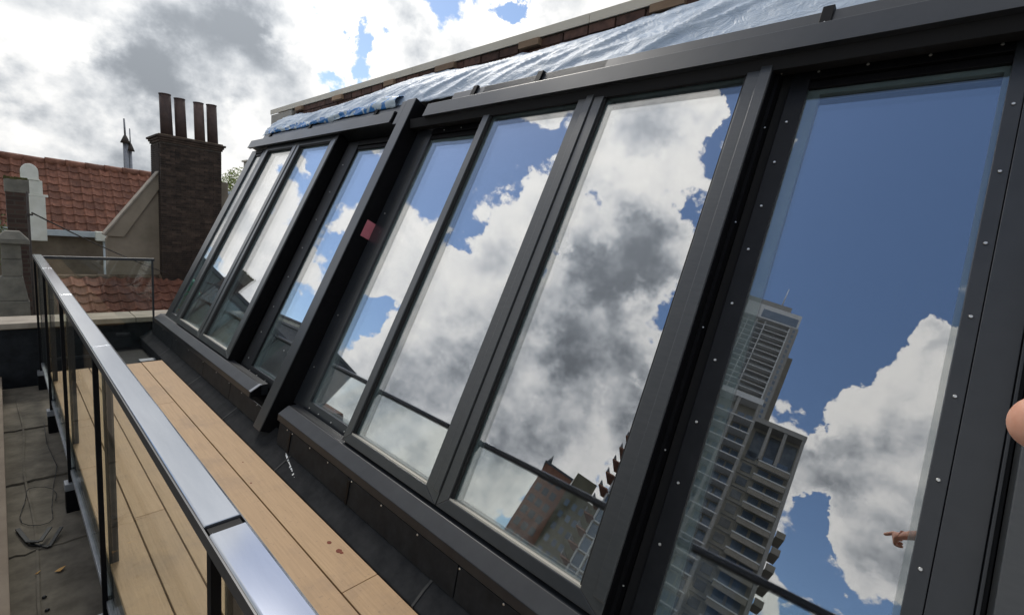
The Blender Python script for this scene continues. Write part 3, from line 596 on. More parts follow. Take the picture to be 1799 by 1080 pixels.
ps = sheet('plastic_sheet', 'plastic_sheet', -2.2, 6.93, (2.462, 1.072), lambda y: (2.79, 1.425 + .022 * math.sin(y * 1.9) - .03 * max(0, min(1, y - 4))), .004, 760, 34, .034, 3.3)
tag(ps, 'wrinkled translucent bluish plastic sheet hanging over the brick upstand above the windows', 'sheet')
pf = sheet('printed_foil', 'printed_foil', 3.75, 6.75, (2.44, 1.062), lambda y: (2.53, 1.135 + .06 * math.exp(-((y - 3.95) / .35) ** 2) + .03 * noise.noise((y * 2.6, 1, 2))), .014, 260, 12, .026, 8.1, .03)
tag(pf, 'crumpled foil strip with blue print tucked along the far track cover', 'foil')

# ================================================================== BALUSTRADE
rail = thing('glass_balustrade', 'frameless-looking glass balustrade with wide shiny grey handrail running along the deck', 'railing')
zc = -0.6
def cap(y0, y1):
    return MB().ext([(0.242, zc - .030), (0.242, zc - .003), (0.245, zc), (0.306, zc), (0.309, zc - .003), (0.309, zc - .030)], y0, y1).build('handrail', 'cap_metal', rail, 0.0015)
cys = [(-3.0, .932), (.966, 2.568), (2.574, 4.118), (4.124, 5.72), (5.726, 7.16)]
for a, b in cys: cap(a, b)
MB().ext([(0.246, zc - .027), (0.246, zc - .006), (0.304, zc - .006), (0.304, zc - .027)], .928, .970).build('cap_joiner', 'black_metal', rail)
MB().ext([(0.2385, zc - .034), (0.2385, zc - .004), (0.2418, zc - .004), (0.2418, zc - .034)], -3, 7.16).build('handrail_lip', 'anthracite', rail)
pys = [.93, 2.56, 4.10, 5.70, 7.12, -.75]
MB().box(0.2425, 0.3085, -3, 7.12, zc - .0340, zc - .0305).build('handrail_underside', 'black_metal', rail)
MB().box(0.3092, 0.3115, -3, 7.12, zc - .034, zc - .006).build('handrail_lip', 'anthracite', rail)
for y in pys:
    MB().box(0.272, 0.306, y, y + .016, -1.90, zc - .030).build('post', 'anthracite', rail, 0.001)
    MB().box(0.243, 0.2615, y - .004, y + .022, -1.90, zc - .031).build('post_edge', 'black_metal', rail, 0.001)
ends = sorted(pys)
for a, b in zip(ends, ends[1:]):
    MB().box(0.2625, 0.2705, a + .002, b - .002, -1.80, zc - .036).build('glass_panel', 'glass_rail', rail)
    MB().box(0.2555, 0.2775, a + .026, b - .006, -1.83, -1.795).build('bottom_channel', 'galvanised', rail, 0.001)
for y in pys[:5]:
    c = MB().box(0.222, 0.285, y - .03, y + .05, -1.935, -1.885).build('clamp', 'galvanised', rail, 0.003)
    MB().box(0.225, 0.310, y - .02, y + .06, -2.10, -1.936).build('foot', 'black_metal', rail, 0.004)
# return across the far end
MB().box(0.309, 1.290, 7.125, 7.165, zc - .045, zc - .012).build('handrail', 'anthracite', rail, 0.0015)
MB().box(0.32, 1.262, 7.146, 7.156, -1.76, zc - .046).build('glass_panel', 'glass_rail', rail)
MB().box(1.262, 1.280, 7.135, 7.165, -2.08, zc - .046).build('post', 'anthracite', rail, 0.001)
MB().box(0.32, 1.262, 7.140, 7.162, -1.79, -1.762).build('bottom_channel', 'anthracite', rail, 0.001)

# bits lying on the walkway roof
m = MB()
def strip(m, pts, w, h):
    for (a, b) in zip(pts, pts[1:]):
        a = Vector(a); b = Vector(b); d = (b - a).normalized(); sd = Vector((-d.y, d.x, 0)) * w / 2; up = Vector((0, 0, h))
        m.hexa([a - sd, b - sd, b + sd, a + sd, a - sd + up, b - sd + up, b + sd + up, a + sd + up])
strip(m, [(-.005, 4.03, -2.088), (.035, 3.82, -2.083), (.085, 3.74, -2.06), (.135, 3.86, -2.05)], .022, .008)
strip(m, [(.04, 3.80, -2.09), (.12, 3.70, -2.09), (.165, 3.80, -2.07), (.185, 3.84, -2.06)], .020, .008)
tag(m.build('rubber_offcut', 'rubber', None, 0.002), 'curled black rubber offcut lying on the walkway roof', 'offcut')
m = MB()
pts = [(.10 + .085 * math.cos(t * .35) + .02 * math.sin(t), 4.30 + .30 * math.sin(t * .35), -2.088) for t in range(19)] + [(.185, 4.5, -2.088), (.23, 4.9, -2.088), (.20, 5.4, -2.088), (.21, 6.0, -2.088)]
m.tube(pts, .002)
tag(m.build('loose_cable', 'rubber'), 'thin black cable coiled on the walkway roof', 'cable')
for x, y, s, lab in ((.148, 3.42, .022, 'orange dry leaf on the walkway roof'), (.06, 3.46, .012, 'pale crumb beside the dry leaf')):
    mm = MB().add([(x - s, y, -2.09), (x, y - s, -2.086), (x + s * 1.2, y + s * .3, -2.079), (x, y + s * .8, -2.09), (x, y, -2.083)], [(0, 1, 4), (1, 2, 4), (2, 3, 4), (3, 0, 4)])
    o = mm.build('dry_leaf', 'dry_leaf'); tag(o, lab, 'leaf'); o.modifiers.new('thickness', 'SOLIDIFY').thickness = .001
for x, y, lab in ((.075, 3.22, 'small dark pebble, farther of two below the leaf'), (.08, 3.10, 'small dark pebble, nearer of two below the leaf')):
    tag(MB().cyl((x, y, -2.098), (x, y, -2.088), .012, .006, 7).build('pebble', 'rubber', None, .002), lab, 'pebble')

# ================================================================== NEIGHBOURS AHEAD
par = thing('parapet_wall', 'dark parapet wall with pale stone coping closing the terrace end', 'wall')
MB().box(-.055, 2.6, 7.40, 7.70, -16, -1.44).build('wall', 'render_brown', par)
MB().box(-.10, 2.6, 7.385, 7.40, -2.6, -1.46).build('dark_lining', 'black_flashing', par)
xs = [-.07, .52, 1.12, 1.72, 2.6]
for a, b in zip(xs, xs[1:]): MB().box(a + .003, b - .003, 7.30, 7.76, -1.435, -1.372).build('coping_stone', 'coping_concrete', par, 0.006)

def pantile(w, l, mat, name='roof_tile'):
    """S-curved clay tile, origin at its top left, running down -y of its own frame"""
    prof = [(0, .35), (.14, .95), (.26, 1.0), (.40, .45), (.62, .12), (.84, .22), (1.0, .50)]
    h = w * .23; th = w * .14
    vs = []
    for (yy_, dz) in ((0, 0.0), (-l, th * .9)):
        for a, b in prof: vs.append((a * w, yy_, b * h + dz))
    for a, b in prof: vs.append((a * w, -l, b * h + th * .9 - th))
    n = len(prof)
    fs = [(i, i + n, i + n + 1, i + 1) for i in range(n - 1)] + [(n + i, 2 * n + i, 2 * n + i + 1, n + i + 1) for i in range(n - 1)]
    m = MB().add(vs, fs, False); return m.mesh(name, mat)
def tiled(parent, x0, x1, Y0, z0, pitch, rows, w, e, mat, clip=None):
    """rows of pantiles rising from the eave line (Y0, z0) away from the camera"""
    me = pantile(w, e * 1.16, mat); n = int((x1 - x0) / w); cnt = 0
    for r in range(rows):
        yy_ = Y0 + (r + 1) * e * math.cos(pitch); zz = z0 + (r + 1) * e * math.sin(pitch)
        for i in range(n):
            x = x0 + i * w
            if clip and not clip(x, yy_, zz): continue
            piece(me, 'roof_tile', parent, (x + random.uniform(-.004, .004), yy_, zz + .02), (pitch + random.uniform(-.012, .012), 0, random.uniform(-.012, .012))); cnt += 1
    return cnt
# low tiled roof right behind the parapet
low = thing('tiled_outhouse', 'low roof of weathered dark red tiles just behind the parapet', 'roof')
pl = rad(30)
low_y, low_z = 12.9, -2.66
tiled(low, .78, 3.8, low_y, low_z, pl, 6, .25, .30, 'roof_tile_old')
ly = low_y + 6 * .3 * math.cos(pl); lz = low_z + 6 * .3 * math.sin(pl)
MB().add([(.75, low_y, low_z), (3.9, low_y, low_z), (3.9, ly, lz), (.75, ly, lz), (.75, low_y, -16), (3.9, low_y, -16), (.75, ly, -16), (3.9, ly, -16)],
         [(0, 1, 2, 3), (4, 5, 1, 0), (4, 0, 3, 6), (5, 7, 2, 1), (6, 3, 2, 7)]).build('roof_bed', 'mossy_ridge', low)
MB().ext([(.78, lz), (.78, lz + .02), (3.9, lz + .02), (3.9, lz)], ly - .02, ly + .2).build('ridge_bed', 'mossy_ridge', low)
rt = MB().cyl((0, 0, 0), (.40, 0, 0), .085, .075, 10).mesh('ridge_tile', 'mossy_ridge')
for i in range(8): piece(rt, 'ridge_tile', low, (.75 + .39 * i, ly + .06, lz + .03 + random.uniform(-.006, .006)))

# rendered gable with raking coping
gab = thing('rendered_gable', 'brown rendered gable wall with a raking coping beside the chimney', 'wall')
gy = 14.60
gp = [(1.74, -16), (1.74, -.82), (2.82, .86), (4.3, .86), (4.3, -16)]
m = MB(); m.ext([(x, z) for x, z in gp], gy, gy + .30); m.build('gable_wall', 'render_grey', gab)
# coping band: slab proud of the wall, with thin lighter top
m = MB(); m.ext([(1.70, -.74), (1.735, -.68), (2.84, 1.00), (2.84, .62), (2.05, -.745)], gy - .06, gy - .002); m.build('raking_band', 'render_grey', gab, 0.006)
m = MB(); m.ext([(1.675, -.70), (1.70, -.735), (2.84, 1.005), (2.84, 1.055)], gy - .09, gy + .30); m.build('coping', 'coping_concrete', gab, 0.006)

# brick chimney
ch = thing('brick_chimney', 'tall dark brick chimney with stepped crown and four clay pots', 'chimney')
cx0, cx1, cy, cz0, cz1 = 2.755, 4.075, 14.35, -1.80, 1.62
MB().box(cx0 + .006, cx1 - .006, cy + .006, cy + 1.0, -8, cz1).build('stack_core', 'chimney_mortar', ch)
bw, bh = .205, .053
me = MB().box(.004, bw - .004, 0, .10, .004, bh - .004).mesh('brick', 'chimney_brick')
meh = MB().box(.004, bw / 2 - .004, 0, .10, .0045, bh - .0045).mesh('brick', 'chimney_brick')
rows = int((cz1 - cz0) / bh); cnt = 0; rest = MB()
for r in range(rows - 1, -1, -1):
    x = cx0 - (bw / 2 if r % 2 else 0)
    while x < cx1 - .01:
        a, b = max(x, cx0), min(x + bw, cx1)
        yo = cy - .006 + random.uniform(-.005, .003)
        if b - a > .13 and cnt < 296:
            piece(me, 'brick', ch, (x, yo, cz0 + r * bh), sc=((b - a) / bw if b - a < bw else 1, 1, 1)); cnt += 1
        elif b - a > .05:
            rest.box(a + .004, b - .004, yo, yo + .10, cz0 + r * bh + .0045, cz0 + (r + 1) * bh - .0045)
        x += bw
for r in range(rows):      # side faces
    for sx in (cx0 - .006, cx1 - .094):
        y = cy + .10 - (bw / 2 if r % 2 else 0)
        while y < cy + 1.0:
            rest.box(sx, sx + .10, max(y, cy + .1) + .004, min(y + bw, cy + 1.0) - .004, cz0 + r * bh + .0045, cz0 + (r + 1) * bh - .0045); y += bw
tag(rest.build('brickwork', 'chimney_brick', ch), kind='stuff')
for k, o_ in enumerate((.025, .05, .085)):
    z = cz1 + k * .052
    MB().box(cx0 - o_, cx1 + o_, cy - o_, cy + 1.0 + o_, z, z + .05).build('crown_course', 'chimney_brick', ch, 0.008)
MB().box(cx0 - .03, cx1 + .03, cy - .03, cy + 1.03, cz1 + .155, cz1 + .185).build('flaunching', 'mossy_ridge', ch, 0.01)
for x, y, h, r in ((2.955, 14.62, .99, .118), (3.255, 14.62, .96, .112), (3.66, 14.62, .97, .108), (3.95, 14.62, .99, .112)):
    r *= 1.06; p_ = MB().cyl((x, y, 1.78), (x - .03, y, 1.78 + h), r * 1.04, r * .96, 20).build('chimney_pot', 'flue_clay', ch)
    MB().cyl((x - .03, y, 1.78 + h), (x - .031, y, 1.80 + h), r * 1.03, r * 1.03, 20).build('rim', 'flue_clay', p_)
MB().cyl((3.53, 14.60, 2.42), (3.60, 14.60, 2.42), .012, .012, 6).build('bracket', 'iron', ch)

# house with the red tiled roof
hs = thing('tiled_house', 'brown rendered house with a red pantile roof and pale gutter', 'house')
ey, ez = 19.0, -.86
MB().box(-2.5, 4.4, 19.12, 24, -16, -.95).build('wall', 'render_brown', hs)
pt = rad(50); RW = 9; e_ = .283
tiled(hs, -2.4, 4.2, ey, ez, pt, RW, .247, e_, 'roof_tile')
ry = ey + RW * e_ * math.cos(pt); rz = ez + RW * e_ * math.sin(pt)
MB().add([(-2.5, ey, ez), (4.4, ey, ez), (4.4, ry, rz), (-2.5, ry, rz), (4.4, ry + 2, ez), (-2.5, ry + 2, ez)], [(0, 1, 2, 3), (3, 2, 4, 5), (1, 4, 2), (0, 3, 5), (0, 5, 4, 1)]).build('roof_bed', 'roof_tile_old', hs)
rt2 = MB().cyl((0, 0, 0), (.47, 0, 0), .135, .12, 10).mesh('ridge_tile', 'roof_tile')
for i in range(16): piece(rt2, 'ridge_tile', hs, (-2.6 + .46 * i, ry + .02, rz + .03 + random.uniform(-.012, .012)), (0, random.uniform(-.015, .015), 0))
MB().ext([(-2.5, ez - .17), (-2.5, ez + .0), (2.16, ez + .0), (2.16, ez - .17)], 18.86, 18.99).build('gutter', 'gutter_paint', hs, 0.01)
MB().box(1.98, 2.40, 18.70, 18.98, -1.12, -.84).build('hopper', 'white_paint', hs, 0.02)
MB().cyl((2.20, 18.85, -1.13), (2.20, 18.85, -3.6), .055, .055, 10).build('downpipe', 'gutter_paint', hs)
MB().cyl((2.16, 18.69, -1.00), (2.16, 18.80, -1.00), .055, .055, 10).build('outlet', 'white_paint', hs)

# white stepped finial, leaning tiers and round head
wf = thing('white_chimney', 'white plastered chimney with round head in front of the red roof', 'chimney')
Yw = 16.0
def tier(x0, x1, z0, z1, d=.22): return MB().box(x0, x1, Yw - d, Yw + d, z0, z1)
tier(.53, .80, -1.0, .03).build('shaft', 'white_paint', wf, .012)
tier(.46, .85, .03, .085).build('ledge', 'white_paint', wf, .008)
tier(.475, .765, .085, .40, .20).build('upper_shaft', 'white_paint', wf, .012)
tier(.43, .725, .40, .43, .22).build('ledge', 'white_paint', wf, .008)
m = MB(); n = 14
m.ext([(.565 + .145 * math.cos(math.pi * i / n), .60 + .17 * math.sin(math.pi * i / n)) for i in range(n + 1)] + [(.42, .431), (.71, .431)], Yw - .19, Yw + .19)
m.build('round_head', 'white_paint', wf, .01)

# dark brick stack with moss, and the concrete flue terminal in front
db = thing('mossy_brick_stack', 'small brown brick stack with moss on top at the left edge', 'chimney')
MB().box(.105, .335, 10.0, 10.5, -2.0, .05).build('brick_shaft', 'dark_brick', db)
MB().box(.095, .345, 9.99, 10.51, .05, .24).build('render_band', 'concrete_old', db, .01)
m = MB()
for i in range(120):
    x = random.uniform(.10, .34); y = random.uniform(9.99, 10.5); z = .238 + .03 * random.random()
    m.box(x - .012, x + .012, y - .012, y + .012, .236, z + .012)
tag(m.build('moss', 'moss', db), kind='stuff')
cf = thing('concrete_flue', 'grey concrete flue with a flared cap at the left edge behind the parapet', 'chimney')
def frust(a, b, z0, z1, c0=.10, Y=8.75):
    (xa, xb), (xc, xd) = a, b; da = (xb - xa) / 2; dc = (xd - xc) / 2
    return MB().hexa([(xa, Y - da, z0), (xb, Y - da, z0), (xb, Y + da, z0), (xa, Y + da, z0), (xc, Y - dc, z1), (xd, Y - dc, z1), (xd, Y + dc, z1), (xc, Y + dc, z1)])
frust((-.06, .24), (-.06, .24), -3.0, -1.33).build('base', 'concrete_old', cf, .012)
frust((-.05, .235), (-.005, .195), -1.328, -1.02).build('shoulder', 'concrete_old', cf, .012)
frust((.012, .195), (.012, .195), -1.018, -.80).build('shaft', 'concrete_old', cf, .01)
frust((.015, .192), (.015, .192), -.797, -.60).build('shaft', 'concrete_old', cf, .01)
frust((-.03, .275), (-.03, .275), -.598, -.55).build('cap_edge', 'concrete_old', cf, .008)
frust((-.03, .275), (.06, .19), -.548, -.44).build('cap_slope', 'concrete_old', cf, .01)

rod = thing('antenna_rod', 'thin dark rod with a cable tied to it beside the flue', 'rod')
MB().cyl((.300, 9.4, -2.6), (.300, 9.4, .075), .013, .013, 8).build('pole', 'iron', rod)
MB().box(.275, .345, 9.38, 9.42, -.25, -.225).build('clamp', 'iron', rod)
m = MB(); a = Vector((.335, 9.4, -.21)); b = Vector((2.86, 14.2, -1.60)); pts = []
for i in range(25):
    t = i / 24; p_ = a.lerp(b, t); p_.z -= .10 * 4 * t * (1 - t) * .5; pts.append(p_)
m.tube(pts, .010); tag(m.build('cable', 'iron'), 'dark cable sagging from the rod to the chimney foot', 'cable')
mast = thing('flue_mast', 'thin twin metal flue with small caps rising behind the roof ridge', 'flue')
MB().cyl((3.69, 25, .3), (3.67, 25, 2.55), .10, .095, 12).build('pipe', 'galvanised', mast)
MB().cyl((3.83, 25, .3), (3.81, 25, 2.30), .06, .055, 10).build('pipe', 'galvanised', mast)
MB().cyl((3.66, 25, 2.50), (3.66, 25, 2.80), .17, .05, 12).build('cap', 'iron', mast)
MB().cyl((3.82, 25, 2.22), (3.82, 25, 2.52), .14, .04, 12).build('cap', 'iron', mast)
MB().cyl((3.66, 25, 2.8), (3.64, 25, 3.45), .035, .03, 8).build('rod', 'galvanised', mast)
MB().cyl((3.82, 25, 2.5), (3.81, 25, 3.1), .02, .02, 8).build('rod', 'galvanised', mast)
sp = thing('thin_mast', 'hairline mast standing at the left edge of the picture', 'mast')
MB().cyl((.10, 40, 0), (.08, 40, 4.2), .04, .02, 6).build('pole', 'pale_panel', sp)

# pale houses glimpsed between chimney and facade
gh = thing('pale_house', 'pale flat-roofed house glimpsed between chimney and facade', 'house')
MB().box(8.8, 13, 30, 36, -16, 1.15).build('wall', 'pale_panel', gh); MB().box(8.7, 13.1, 29.9, 36, 1.15, 1.30).build('roof_edge', 'gutter_paint', gh, .02)
MB().box(9.6, 10.3, 29.97, 30.02, -.6, .2).build('window', 'window_dark', gh)
MB().box(2.31, 2.60, 7.03, 7.20, .58, .725).build('cheek_panel', 'pale_panel', bld, .004)
MB().box(2.29, 2.62, 7.025, 7.22, .727, .75).build('cheek_trim', 'fascia_alu', bld, .003)

def tree(name, label, base, trunk_h, cr, cz, cxr, nleaf, lsz, mat='leaf', seed=1):
    rnd = random.Random(seed); t = thing(name, label, 'tree' if trunk_h > 1 else 'shrub')
    m = MB(); b = Vector(base); top = b + Vector((0, 0, trunk_h)); m.cyl(b, top, cr * .11, cr * .05, 8)
    for k in range(7):
        a = rnd.uniform(0, 6.28); s_ = b.lerp(top, rnd.uniform(.5, 1)); m.cyl(s_, s_ + Vector((math.cos(a), math.sin(a), .8)) * cr * .6, cr * .035, cr * .012, 6)
    m.build('trunk', 'bark', t)
    m = MB(); C = b + Vector((0, 0, cz))
    cl = [(C + Vector((rnd.gauss(0, .42) * cxr, rnd.gauss(0, .42) * cxr, rnd.gauss(0, .38) * cr)), rnd.uniform(.22, .42) * cr) for _ in range(34)]
    for i in range(nleaf):
        c, r = cl[rnd.randrange(len(cl))]; d = Vector((rnd.gauss(0, 1), rnd.gauss(0, 1), rnd.gauss(0, 1))).normalized() * r * rnd.uniform(.55, 1.05)
        p_ = c + d; u = Vector((rnd.gauss(0, 1), rnd.gauss(0, 1), rnd.gauss(0, 1))).normalized() * lsz; w_ = u.orthogonal().normalized() * lsz * .6
        m.add([p_ - u, p_ + w_, p_ + u, p_ - w_], [(0, 1, 2, 3)])
    m.build('crown', mat, t)
    return t
tree('broadleaf_tree', 'light green tree top showing between chimney and facade', (18.6, 60, -16), 17, 3.4, 17.6, 4.5, 9000, .13, 'leaf', 3)
tree('roof_shrub', 'straggly green and yellow shrub behind the parapet seen through the balustrade glass', (.45, 8.7, -3.05), .5, .45, .95, .14, 1500, .028, 'shrub_leaf', 8)
tree('roof_shrub', 'yellowish plant showing left of the concrete flue', (.0, 12.6, -3.0), .6, .5, 2.15, .2, 500, .03, 'shrub_leaf', 5)
# ================================================================== ACROSS THE STREET (what the panes reflect)
CM = Vector((3.2, 0, -1.46))            # the reflections run as if seen from this point
def P(az, dist, el=None):
    a = rad(az); return Vector((CM.x + math.sin(a) * dist, math.cos(a) * dist, CM.z + (math.tan(rad(el)) * dist if el is not None else 0)))
class Fac:
    """street building frame: u to the right seen from the terrace, d away, z up"""
    def __init__(s, az, dist):
        s.az = az; s.D = dist; a = rad(az); s.f = Vector((math.sin(a), math.cos(a), 0)); s.r = Vector((math.cos(a), -math.sin(a), 0)); s.o = Vector((CM.x, 0, 0)) + s.f * dist
    def u(s, az): return s.D * math.tan(rad(az - s.az))
    def z(s, el, az=None): return CM.z + math.tan(rad(el)) * s.D / (math.cos(rad((az if az is not None else s.az) - s.az)))
    def box(s, mb, u0, u1, d0, d1, z0, z1):
        q = lambda u, d, z: s.o + s.r * u + s.f * d + Vector((0, 0, z))
        return mb.hexa([q(u0, d0, z0), q(u1, d0, z0), q(u1, d1, z0), q(u0, d1, z0), q(u0, d0, z1), q(u1, d0, z1), q(u1, d1, z1), q(u0, d1, z1)])

# --- tall tower (about 185 m away)
T = Fac(-74, 185); tw = thing('residential_tower', 'very tall grey residential tower with stacked balconies, mirrored in the right pane', 'tower')
u = T.u; zt = T.z
T.box(MB(), u(-77.1), u(-69.6), 3.2, 26, -16, zt(41.7)).build('shaft', 'tower_wall', tw)
T.box(MB(), u(-77.8), u(-77.1), 6, 24, -16, zt(39.4)).build('side_wing', 'tower_dark', tw)
T.box(MB(), u(-76.95), u(-69.7), 1.0, 25, zt(41.7), zt(43.15)).build('crown', 'tower_slab', tw)
T.box(MB(), u(-76.7), u(-72), .9, 1.0, zt(41.85), zt(42.7)).build('crown_glazing', 'window_blue', tw)
T.box(MB(), u(-75.4), u(-69.3), 4, 20, zt(43.15), zt(44.1)).build('penthouse', 'tower_wall', tw)
MB().cyl(P(-74, 190, 43.5), P(-74, 190, 45.3), .35, .15, 6).build('antenna', 'tower_slab', tw)
T.box(MB(), u(-77.1), u(-76.0), 0, 3.2, -16, zt(41.6)).build('corner_pier', 'tower_wall', tw)
sl_ = MB(); T.box(sl_, u(-75.98), u(-73.0), 0, 3.2, 0, .35); slm = sl_.mesh('balcony_slab', 'tower_slab')
gl_ = MB(); T.box(gl_, u(-75.95), u(-73.05), .05, .12, .35, 1.35); glm = gl_.mesh('balcony_glass', 'window_dark')
dr_ = MB(); T.box(dr_, u(-75.9), u(-73.1), 3.05, 3.2, .4, 2.9); drm = dr_.mesh('window_band', 'tower_dark')
l2 = MB(); T.box(l2, u(-72.9), u(-69.5), .4, 3.2, 0, .30); l2m = l2.mesh('balcony_slab', 'tower_slab')
wl = MB()
for k in range(5): T.box(wl, u(-72.8 + k * .66), u(-72.8 + k * .66 + .5), 3.05, 3.2, .5, 2.7)
wlm = wl.mesh('window_band', 'window_blue')
sw = MB(); T.box(sw, u(-76.75), u(-76.45), -.04, .1, .6, 2.5); swm = sw.mesh('slot_window', 'window_blue')
nf = 46
for k in range(nf):
    z = zt(41.5) - (k + 1) * 3.05
    piece(slm, 'balcony_slab', tw, (0, 0, z)); piece(drm, 'window_band', tw, (0, 0, z)); piece(l2m, 'balcony_slab', tw, (0, 0, z)); piece(wlm, 'window_band', tw, (0, 0, z)); piece(swm, 'slot_window', tw, (0, 0, z))
    if k % 2 == 0: piece(glm, 'balcony_glass', tw, (0, 0, z))
for az in (-72.95, -71.8, -70.7, -69.6): T.box(MB(), u(az), u(az) + .35, .2, .5, 20, zt(41.4)).build('mullion', 'tower_slab', tw)
T.box(MB(), u(-76.1), u(-75.95), -.1, .3, 20, zt(41.4)).build('mullion', 'tower_slab', tw)

# --- apartment block in front of it (about 92 m)
B = Fac(-77, 92); bk = thing('balcony_block', 'broad grey apartment block with framed top floors and balconies below the tower', 'building')
u = B.u; z_ = B.z
B.box(MB(), u(-81.9), u(-76.3), 2.4, 16, -16, z_(31.2)).build('right_wing', 'block_wall', bk)
B.box(MB(), u(-76.3), u(-64.9), 2.4, 16, -16, z_(33.2)).build('left_wing', 'block_wall', bk)
B.box(MB(), u(-81.95), u(-76.3), -.2, 16, z_(30.9), z_(31.4)).build('roof_frame', 'tower_wall', bk)
B.box(MB(), u(-76.4), u(-71.0), -.2, 16, z_(32.7), z_(33.3)).build('roof_frame', 'tower_slab', bk)
for az in (-81.9, -80.0, -78.3): B.box(MB(), u(az), u(az) + .55, -.1, .5, z_(27.4), z_(30.9)).build('column', 'tower_wall', bk)
for az, zz in ((-81.9, 27.4), (-76.35, 33.0), (-71.2, 33.0), (-73.9, 33.0)): B.box(MB(), u(az), u(az) + .6, -.15, .5, -16, z_(zz)).build('pier', 'tower_wall', bk)
for az in (-80.8, -79.1, -77.4): B.box(MB(), u(az) - 1.2, u(az) + 1.0, 2.30, 2.42, z_(27.8), z_(30.6)).build('tall_window', 'window_dark', bk)
zz = z_(27.2); k = 0
sm1 = MB(); B.box(sm1, u(-81.5), u(-78.1), -.2, 2.4, 0, .22); sm1 = sm1.mesh('balcony_slab', 'tower_slab')
sg1 = MB(); B.box(sg1, u(-81.45), u(-78.15), -.12, -.04, -1.0, 0); sg1 = sg1.mesh('balcony_front', 'tower_dark')
sm2 = MB(); B.box(sm2, u(-76.2), u(-71.2), -.2, 2.4, 0, .22); sm2 = sm2.mesh('balcony_slab', 'tower_slab')
sm3 = MB(); B.box(sm3, u(-78.05), u(-76.45), 2.2, 2.4, 0, .16); sm3 = sm3.mesh('floor_band', 'tower_wall')
wd1 = MB(); B.box(wd1, u(-81.2), u(-79.9), 2.28, 2.42, .4, 2.5); B.box(wd1, u(-79.6), u(-78.5), 2.28, 2.42, .4, 2.5); wd1 = wd1.mesh('window', 'window_blue')
wd2 = MB(); B.box(wd2, u(-77.8), u(-76.7), 2.3, 2.42, .8, 2.4); wd2 = wd2.mesh('window', 'window_dark')
wd3 = MB()
for a in (-75.9, -74.9, -73.6, -72.4): B.box(wd3, u(a), u(a + .8), 2.28, 2.42, .3, 2.6)
wd3 = wd3.mesh('window', 'window_blue')
sb = MB(); B.box(sb, u(-82.85), u(-82.0), 0, 5, 0, .2); B.box(sb, u(-82.85), u(-82.0), 0, .08, .2, 1.1); sb = sb.mesh('side_balcony', 'tower_dark')
# stepped balconies on the other end (seen over the brick office) and its white window grid
le = MB(); B.box(le, u(-64.85), u(-63.75), 0, 6, 0, .25); le = le.mesh('end_balcony', 'office_brick')
lr = MB(); B.box(lr, u(-63.85), u(-63.78), 0, 6, .25, 1.25); lr = lr.mesh('end_railing', 'galvanised')
gw = MB()
for a in (-65.9, -67.3, -68.7, -70.1): B.box(gw, u(a), u(a + 1.15), 2.28, 2.42, .35, 2.6)
gw = gw.mesh('window', 'window_blue')
gs = MB(); B.box(gs, u(-71.0), u(-64.75), 1.9, 2.4, 0, .25); gs = gs.mesh('floor_band', 'tower_slab')
while zz > -12:
    piece(sm1, 'balcony_slab', bk, (0, 0, zz)); piece(sg1, 'balcony_front', bk, (0, 0, zz)); piece(sm3, 'floor_band', bk, (0, 0, zz)); piece(wd1, 'window', bk, (0, 0, zz)); piece(wd2, 'window', bk, (0, 0, zz))
    if k > 3: piece(sb, 'side_balcony', bk, (0, 0, zz))
    zz -= 2.95; k += 1
zz = z_(33) - 5.2
while zz > -12:
    piece(sm2, 'balcony_slab', bk, (0, 0, zz)); piece(wd3, 'window', bk, (0, 0, zz)); piece(gw, 'window', bk, (0, 0, zz)); piece(gs, 'floor_band', bk, (0, 0, zz)); piece(le, 'end_balcony', bk, (0, 0, zz)); piece(lr, 'end_railing', bk, (0, 0, zz))
    zz -= 2.95
for az in (-64.9, -66.05, -67.45, -68.85, -70.3): B.box(MB(), u(az), u(az) + .3, 1.85, 2.4, -16, z_(32.5)).build('mullion', 'tower_slab', bk)

# --- brick office corner (about 60 m)
O = Fac(-60, 112); of = thing('brick_office', 'brown brick building with a small pointed roof corner mirrored low in the near sliding pane', 'building')
u = O.u; z_ = O.z
O.box(MB(), u(-60.9), u(-57.3), 0, 10, -16, z_(15.2)).build('wall', 'office_brick', of)
O.box(MB(), u(-65.5), u(-60.9), .3, 10, -16, z_(14.3)).build('side_wall', 'office_grey', of)
O.box(MB(), u(-61.0), u(-57.1), -.2, 10, z_(15.2), z_(15.45)).build('roof_edge', 'slate', of)
O.box(MB(), u(-63.7), u(-61.1), 1, 8, z_(14.3), z_(16.5)).build('roof_plant', 'office_grey', of)
MB().cyl(P(-57.6, 113, 15.3), P(-57.6, 113, 16.4), .7, .03, 4).build('corner_point', 'slate', of)
ow = MB(); O.box(ow, 0, 1.3, -.08, .1, 0, 1.7); ow = ow.mesh('window', 'window_dark')
ow2 = MB(); O.box(ow2, 0, 1.0, .22, .35, 0, 1.5); ow2 = ow2.mesh('window', 'window_blue')
for k in range(11):
    for a in (-60.3, -59.3, -58.3):
        c = O.r * u(a); piece(ow, 'window', of, (c.x, c.y, z_(13.5) - 2.9 * k))
    for a in (-63.8, -62.9, -61.9):
        c = O.r * u(a); piece(ow2, 'window', of, (c.x, c.y, z_(12.6) - 2.9 * k))

